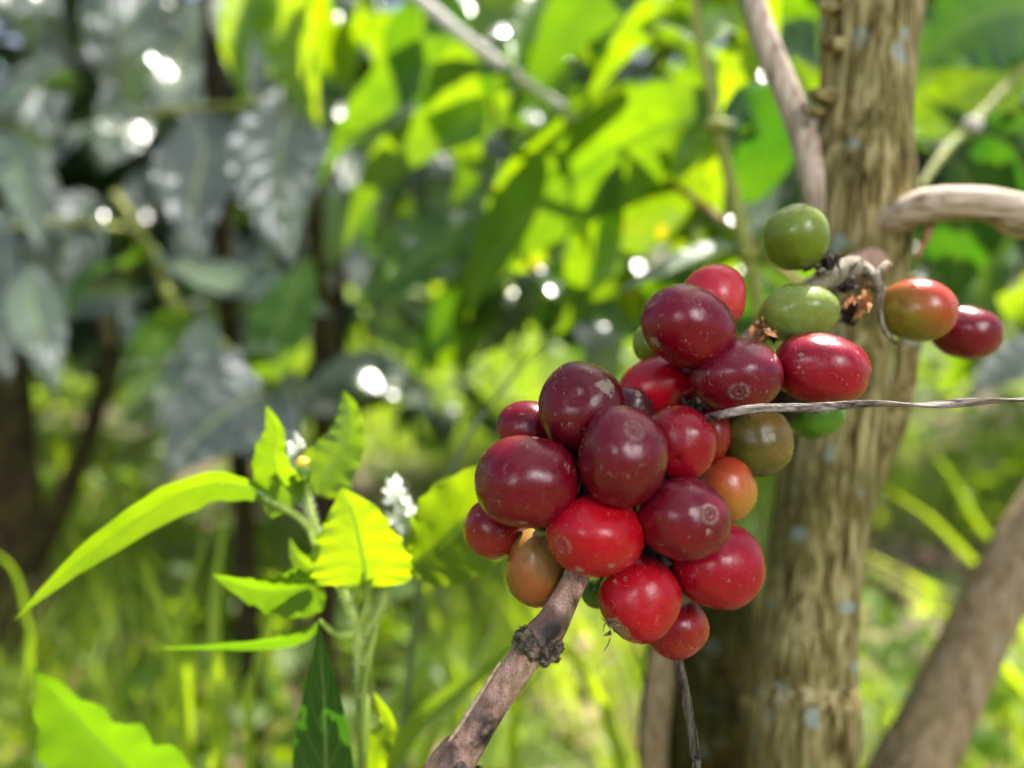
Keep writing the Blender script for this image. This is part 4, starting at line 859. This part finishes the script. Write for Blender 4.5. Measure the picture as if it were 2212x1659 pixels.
for sp, w_, tn, rl in [
   ([(480, 2600, .33), (475, 1700, .30), (468, 1450, .30), (470, 1250, .31), (500, 1060, .33)], 48, .75, .3),
   ([(400, 2500, .33), (400, 1600, .31), (370, 1400, .31), (330, 1250, .32), (290, 1190, .33)], 34, .9, .4),
   ([(420, 2500, .36), (410, 1500, .34), (395, 1330, .34), (430, 1210, .35), (450, 1140, .36)], 34, .6, .5),
   ([(330, 2500, .34), (360, 1560, .32), (380, 1380, .32), (350, 1290, .33), (280, 1220, .34)], 28, .8, .4),
   ([(560, 2500, .34), (540, 1600, .32), (560, 1430, .33), (600, 1300, .34), (650, 1230, .35)], 30, .5, .4),
   ([(230, 2500, .36), (260, 1560, .34), (290, 1380, .35), (280, 1250, .36), (240, 1120, .38)], 24, .3, .5),
   ([(60, 2500, .36), (70, 1500, .34), (60, 1330, .35), (30, 1230, .36), (-30, 1180, .37)], 30, .35, .5),
   ([(120, 2500, .36), (140, 1500, .34), (180, 1350, .35), (230, 1230, .36), (260, 1130, .37)], 22, .4, .5)]:
    px_leaf(gl, sp, w_, M_grass, roll=rl, tint=tn, kind='blade', fold=.3, name='blade', nu=3)
gr = thing('grass_leaf_clump', (P(2050, 2100, .5).x, P(2050, 2100, .5).y, 0), 'pale grass blades leaning left on the right side, between the trunk and the leaning trunk', 'grass clump')
for sp, w_, tn, rl in [
   ([(2500, 2000, .6), (2250, 1560, .58), (2120, 1420, .58), (2000, 1300, .6), (1850, 1210, .62)], 22, .6, .7),
   ([(2500, 2000, .6), (2200, 1480, .6), (2080, 1330, .6), (1960, 1240, .62), (1830, 1180, .64)], 18, .8, .6),
   ([(2500, 2000, .65), (2200, 1330, .64), (2090, 1200, .66), (2000, 1110, .68), (1900, 1050, .7)], 18, .6, .6),
   ([(2500, 1800, .65), (2220, 1260, .64), (2120, 1140, .66), (2050, 1020, .68), (1990, 960, .7)], 16, .5, .6)]:
    px_leaf(gr, sp, w_, M_grass, roll=rl, tint=tn, kind='blade', fold=.3, name='blade', nu=3)

# ------------------------------------------------------------------ ground, grass, ground cover, litter
s = NT('ground soil'); n1 = s.noise(2.2, detail=6); n2 = s.noise(24, detail=6, rough=.7)
c = s.ramp(n2, [(0.3, (0.035, 0.022, 0.012)), (0.5, (0.10, 0.065, 0.04)), (0.7, (0.22, 0.155, 0.11))])
c = s.mix(s.step(n1, .42, .60), c, (0.07, 0.13, 0.015)); s.set(s.bsdf.inputs['Base Color'], c); s.bsdf.inputs['Roughness'].default_value = .9
s.l.new(s.bump(n2, 1, .02), s.bsdf.inputs['Normal'])
ng = 90; gx = np.sign(np.linspace(-1, 1, ng))*np.abs(np.linspace(-1, 1, ng))**2.5*120
V = np.array([(x, y, (0.03*mnoise.noise(Vector((x*1.3, y*1.3, 0))) + (0.35*mnoise.noise(Vector((x*.12, y*.12, 4))) if abs(x)+abs(y) > 5 else 0))) for y in gx for x in gx])
a = np.arange(ng*(ng-1)); a = a[(a % ng) != ng-1]
tag(obj('ground', new_mesh('ground', V, np.stack([a, a+1, a+1+ng, a+ng], axis=1), s.m)), kind='structure')

def scatter_blades(n, rmin, rmax, hmin, hmax, wmin, wmax, seg=4, ang=1.0, tlo=.2, thi=1.0, seed=1, patch=0):
    rs = np.random.RandomState(seed)
    r = rmin+(rmax-rmin)*rs.rand(n)**.75; th = (rs.rand(n)*2-1)*ang
    x = r*np.sin(th); y = r*np.cos(th)
    if patch:
        keep = np.array([mnoise.noise(Vector((a*patch, b*patch, seed))) > -.12 for a, b in zip(x, y)])
        x, y, r = x[keep], y[keep], r[keep]; n = len(x)
    h = hmin+(hmax-hmin)*rs.rand(n)**1.6; wdt = wmin+(wmax-wmin)*rs.rand(n)
    az = rs.rand(n)*2*np.pi; lean_ = .15+rs.rand(n)*.9; fa = az+np.pi/2+rs.randn(n)*.5
    t = np.linspace(0, 1, seg+1); V = np.zeros((n, seg+1, 2, 3)); UV = np.zeros((n, seg+1, 2, 2))
    for k, tt in enumerate(t):
        out = lean_*h*tt**1.8; z = h*(tt-.35*lean_*tt**2.5)
        ww = wdt*.5*(1-tt**2)*min(1, tt*3+.5)+.0002
        for sgn in (0, 1):
            q = ww*(1 if sgn else -1)
            V[:, k, sgn, 0] = x+np.cos(az)*out+np.cos(fa)*q; V[:, k, sgn, 1] = y+np.sin(az)*out+np.sin(fa)*q; V[:, k, sgn, 2] = z-.01
            UV[:, k, sgn, 0] = 1 if sgn else -1; UV[:, k, sgn, 1] = tt
    tint = np.repeat(tlo+(thi-tlo)*rs.rand(n), (seg+1)*2)
    base_ = (np.arange(n)*(seg+1)*2)[:, None]; k = np.arange(seg)*2
    F = np.stack([base_+k, base_+k+1, base_+k+3, base_+k+2], axis=2).reshape(-1, 4)
    return V.reshape(-1, 3), F, UV.reshape(-1, 2), tint
def stuff_obj(name, mat, parts, kind='stuff', label=None, cat=None):
    m = MB()
    for V, F, UV, tint in parts: m.add(V, F, UV, tint=tint, rnd=np.random.rand(len(V))*0+.5)
    V, F, k = m.get(); o = obj(name, new_mesh(name, V, F, mat, **k)); return tag(o, label, cat, kind=kind)
def clear_near(p, lim=.42):
    return p
stuff_obj('grass', M_grass, [scatter_blades(5200, .42, 1.3, .05, .30, .0015, .0055, seg=6, ang=1.1, seed=1, patch=2.2, tlo=.45),
                             scatter_blades(13000, 1.2, 3.2, .06, .30, .002, .007, seg=4, ang=1.0, seed=2, patch=1.2),
                             scatter_blades(16000, 3.0, 9.0, .08, .30, .008, .016, seg=3, ang=.85, seed=3, patch=.5, tlo=.5)], label='grass covering the ground under the shrubs', cat='grass')

def scatter_leaves(pos, size, normals, spin, ratio=.5, nv=5, tints=None, droop=.25, seed=0):
    """many small leaves as one array; pos (n,3), normals (n,3), spin dir (n,3)"""
    n = len(pos); t = np.linspace(0, 1, nv); w_ = np.sin(np.pi*np.clip(t, 0.02, .985)**.8)*.5*ratio
    nrm = normals/np.linalg.norm(normals, axis=1)[:, None]; d_ = spin-nrm*(spin*nrm).sum(1)[:, None]; d_ /= np.linalg.norm(d_, axis=1)[:, None]+1e-9
    sd = np.cross(nrm, d_); V = np.zeros((n, nv, 3, 3)); UV = np.zeros((n, nv, 3, 2))
    for k in range(nv):
        for j, u in enumerate((-1, 0, 1)):
            V[:, k, j] = pos + d_*(t[k]*size)[:, None] + sd*(u*w_[k]*size)[:, None] + nrm*((abs(u)*.10*w_[k]*2 - droop*t[k]**2)*size)[:, None]
            UV[:, k, j] = (u, t[k])
    b = (np.arange(n)*nv*3)[:, None]; idx = np.array([k*3+j for k in range(nv-1) for j in (0, 1)])
    F = np.stack([b+idx, b+idx+1, b+idx+4, b+idx+3], axis=2).reshape(-1, 4)
    return V.reshape(-1, 3), F, UV.reshape(-1, 2), np.repeat(tints if tints is not None else np.full(n, .5), nv*3)
def ground_leaves(n, rmin, rmax, smin, smax, zmin, zmax, ang, seed, flat=.6, tlo=.2, thi=1.0, patch=0):
    rs = np.random.RandomState(seed); r = rmin+(rmax-rmin)*rs.rand(n)**.8; th = (rs.rand(n)*2-1)*ang
    x, y = r*np.sin(th), r*np.cos(th)
    if patch:
        k = np.array([mnoise.noise(Vector((a*patch, b*patch, seed))) > 0 for a, b in zip(x, y)]); x, y = x[k], y[k]; n = len(x)
    pos = np.stack([x, y, zmin+(zmax-zmin)*rs.rand(n)**1.5], 1)
    nr = np.stack([rs.randn(n)*flat, rs.randn(n)*flat, np.ones(n)], 1); sp = rs.randn(n, 3)
    return scatter_leaves(pos, smin+(smax-smin)*rs.rand(n), nr, sp, tints=tlo+(thi-tlo)*rs.rand(n))
stuff_obj('ground_cover', M_weed, [ground_leaves(4200, .45, 2.2, .02, .08, .0, .16, 1.1, 21, patch=2.0), ground_leaves(9000, 2, 8, .04, .10, .0, .25, .9, 22, patch=.8), ground_leaves(9000, 3.2, 6, .05, .12, .05, .62, .9, 29, tlo=.6)], label='low broad leaved plants among the grass', cat='ground cover')
stuff_obj('leaf_litter', M_dry, [ground_leaves(1800, .4, 2.5, .03, .11, .0, .02, 1.1, 23, flat=.3), ground_leaves(1500, 2.5, 7, .06, .14, .0, .03, .9, 24, flat=.3)], label='brown fallen leaves on the soil', cat='leaf litter')

# ------------------------------------------------------------------ background shrubs and canopy
def shrub(name, x, y, h, rad, label, seed, mat, cat='coffee shrub', h0=.15, nb=34, lsize=.14, tlo=.0, thi=.6, group='coffee shrubs in the rows behind', stemr=.02, leafup=1.0):
    rs = np.random.RandomState(seed); root = thing(name, (x, y, 0), label, cat, group)
    tp = [(x, y, -.05, stemr), (x+.02, y, h*.4, stemr*.8), (x-.01, y+.02, h*.8, stemr*.5), (x, y, h, stemr*.2)]
    V, F, _ = tube(tp, seg=12, n=8, rough=.06, fs=60, stretch=5); m = MB(); m2 = [np.array(V), quads(F)]
    TV = [V]; TF = [list(f) for f in quads(F)]; off = len(V); pos = []; spn = []; nrm = []
    for b in range(nb):
        z = h0+(h-h0)*(b+rs.rand())/nb; az = rs.rand()*2*np.pi; ln = rad*(.55+.6*rs.rand())*(1-.55*((z-h0)/(h-h0))**2)
        p = np.array([x, y, z]); d_ = np.array([math.cos(az), math.sin(az), .45]); bp = [(*p, .006)]
        k = max(3, int(ln/.055))
        for i in range(k):
            d_ = d_+np.array([rs.randn()*.06, rs.randn()*.06, -.09]); d_ /= np.linalg.norm(d_); p = p+d_*ln/k
            if i % 2 == 1 or i == k-1: bp.append((*p, .006*(1-i/k)+.0015))
            if i > 0:
                for sg in (-1, 1):
                    side = np.cross(d_, (0, 0, 1))*sg; pos.append(p); spn.append(side+d_*.6+np.array([0, 0, -.35])+rs.randn(3)*.25); nrm.append(np.array([0, 0, leafup])+side*.35+rs.randn(3)*.35)
        Vb, Fb, _ = tube(bp, seg=6, n=2); Fb = quads(Fb); TV.append(Vb); TF += [[i+off for i in f] for f in Fb]; off += len(Vb)
    child('trunk', np.concatenate(TV), [tuple(f) for f in TF], M_dark, root)
    n = len(pos); V, F, UV, tn = scatter_leaves(np.array(pos), lsize*(.65+.5*rs.rand(n)), np.array(nrm), np.array(spn), ratio=.40, nv=7, tints=tlo+(thi-tlo)*rs.rand(n), droop=.22)
    child('crown', V, F, mat, root, attrs={'tint': tn, 'rnd': tn}, uv=UV)
    return root
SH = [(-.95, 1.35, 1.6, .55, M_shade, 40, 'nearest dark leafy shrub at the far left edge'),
      (-.42, 1.75, 1.8, .55, M_shade, 44, 'dark shrub behind the ribbed grey leaves'),
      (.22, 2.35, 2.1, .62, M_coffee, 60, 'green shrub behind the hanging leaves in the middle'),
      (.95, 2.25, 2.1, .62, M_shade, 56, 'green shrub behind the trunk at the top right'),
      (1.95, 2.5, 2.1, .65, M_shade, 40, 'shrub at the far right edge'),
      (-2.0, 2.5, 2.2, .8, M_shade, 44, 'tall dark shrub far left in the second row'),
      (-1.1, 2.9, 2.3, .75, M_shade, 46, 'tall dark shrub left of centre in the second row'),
      (-1.25, -1.15, 1.0, .45, M_coffee, 24, 'low unseen shrub added behind the viewer on the left for reflections'),  # unseen shrubs from here on, added only to shape the cherry reflections
      (.05, -1.3, .8, .45, M_coffee, 22, 'low unseen shrub added behind the viewer in the middle for reflections'),
      (1.35, -1.2, .95, .45, M_coffee, 24, 'low unseen shrub added behind the viewer on the right for reflections')]
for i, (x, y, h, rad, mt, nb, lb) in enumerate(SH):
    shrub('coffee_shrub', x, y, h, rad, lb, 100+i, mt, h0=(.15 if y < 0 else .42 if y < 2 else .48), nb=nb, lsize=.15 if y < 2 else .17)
lab2 = ['first', 'second', 'third', 'fourth', 'fifth', 'sixth', 'seventh', 'eighth']
for i in range(8):
    x = -9.8+i*2.8; y = 11.5+random.random()*1.5
    shrub('shade_tree', x, y, 4.6+random.random()*1.4, 2.2, lab2[i]+' shade tree from the left in the distant row', 300+i, M_shade, 'tree', h0=.3, nb=70, lsize=.4, tlo=.1, thi=.9, group='distant row of shade trees', stemr=.07)
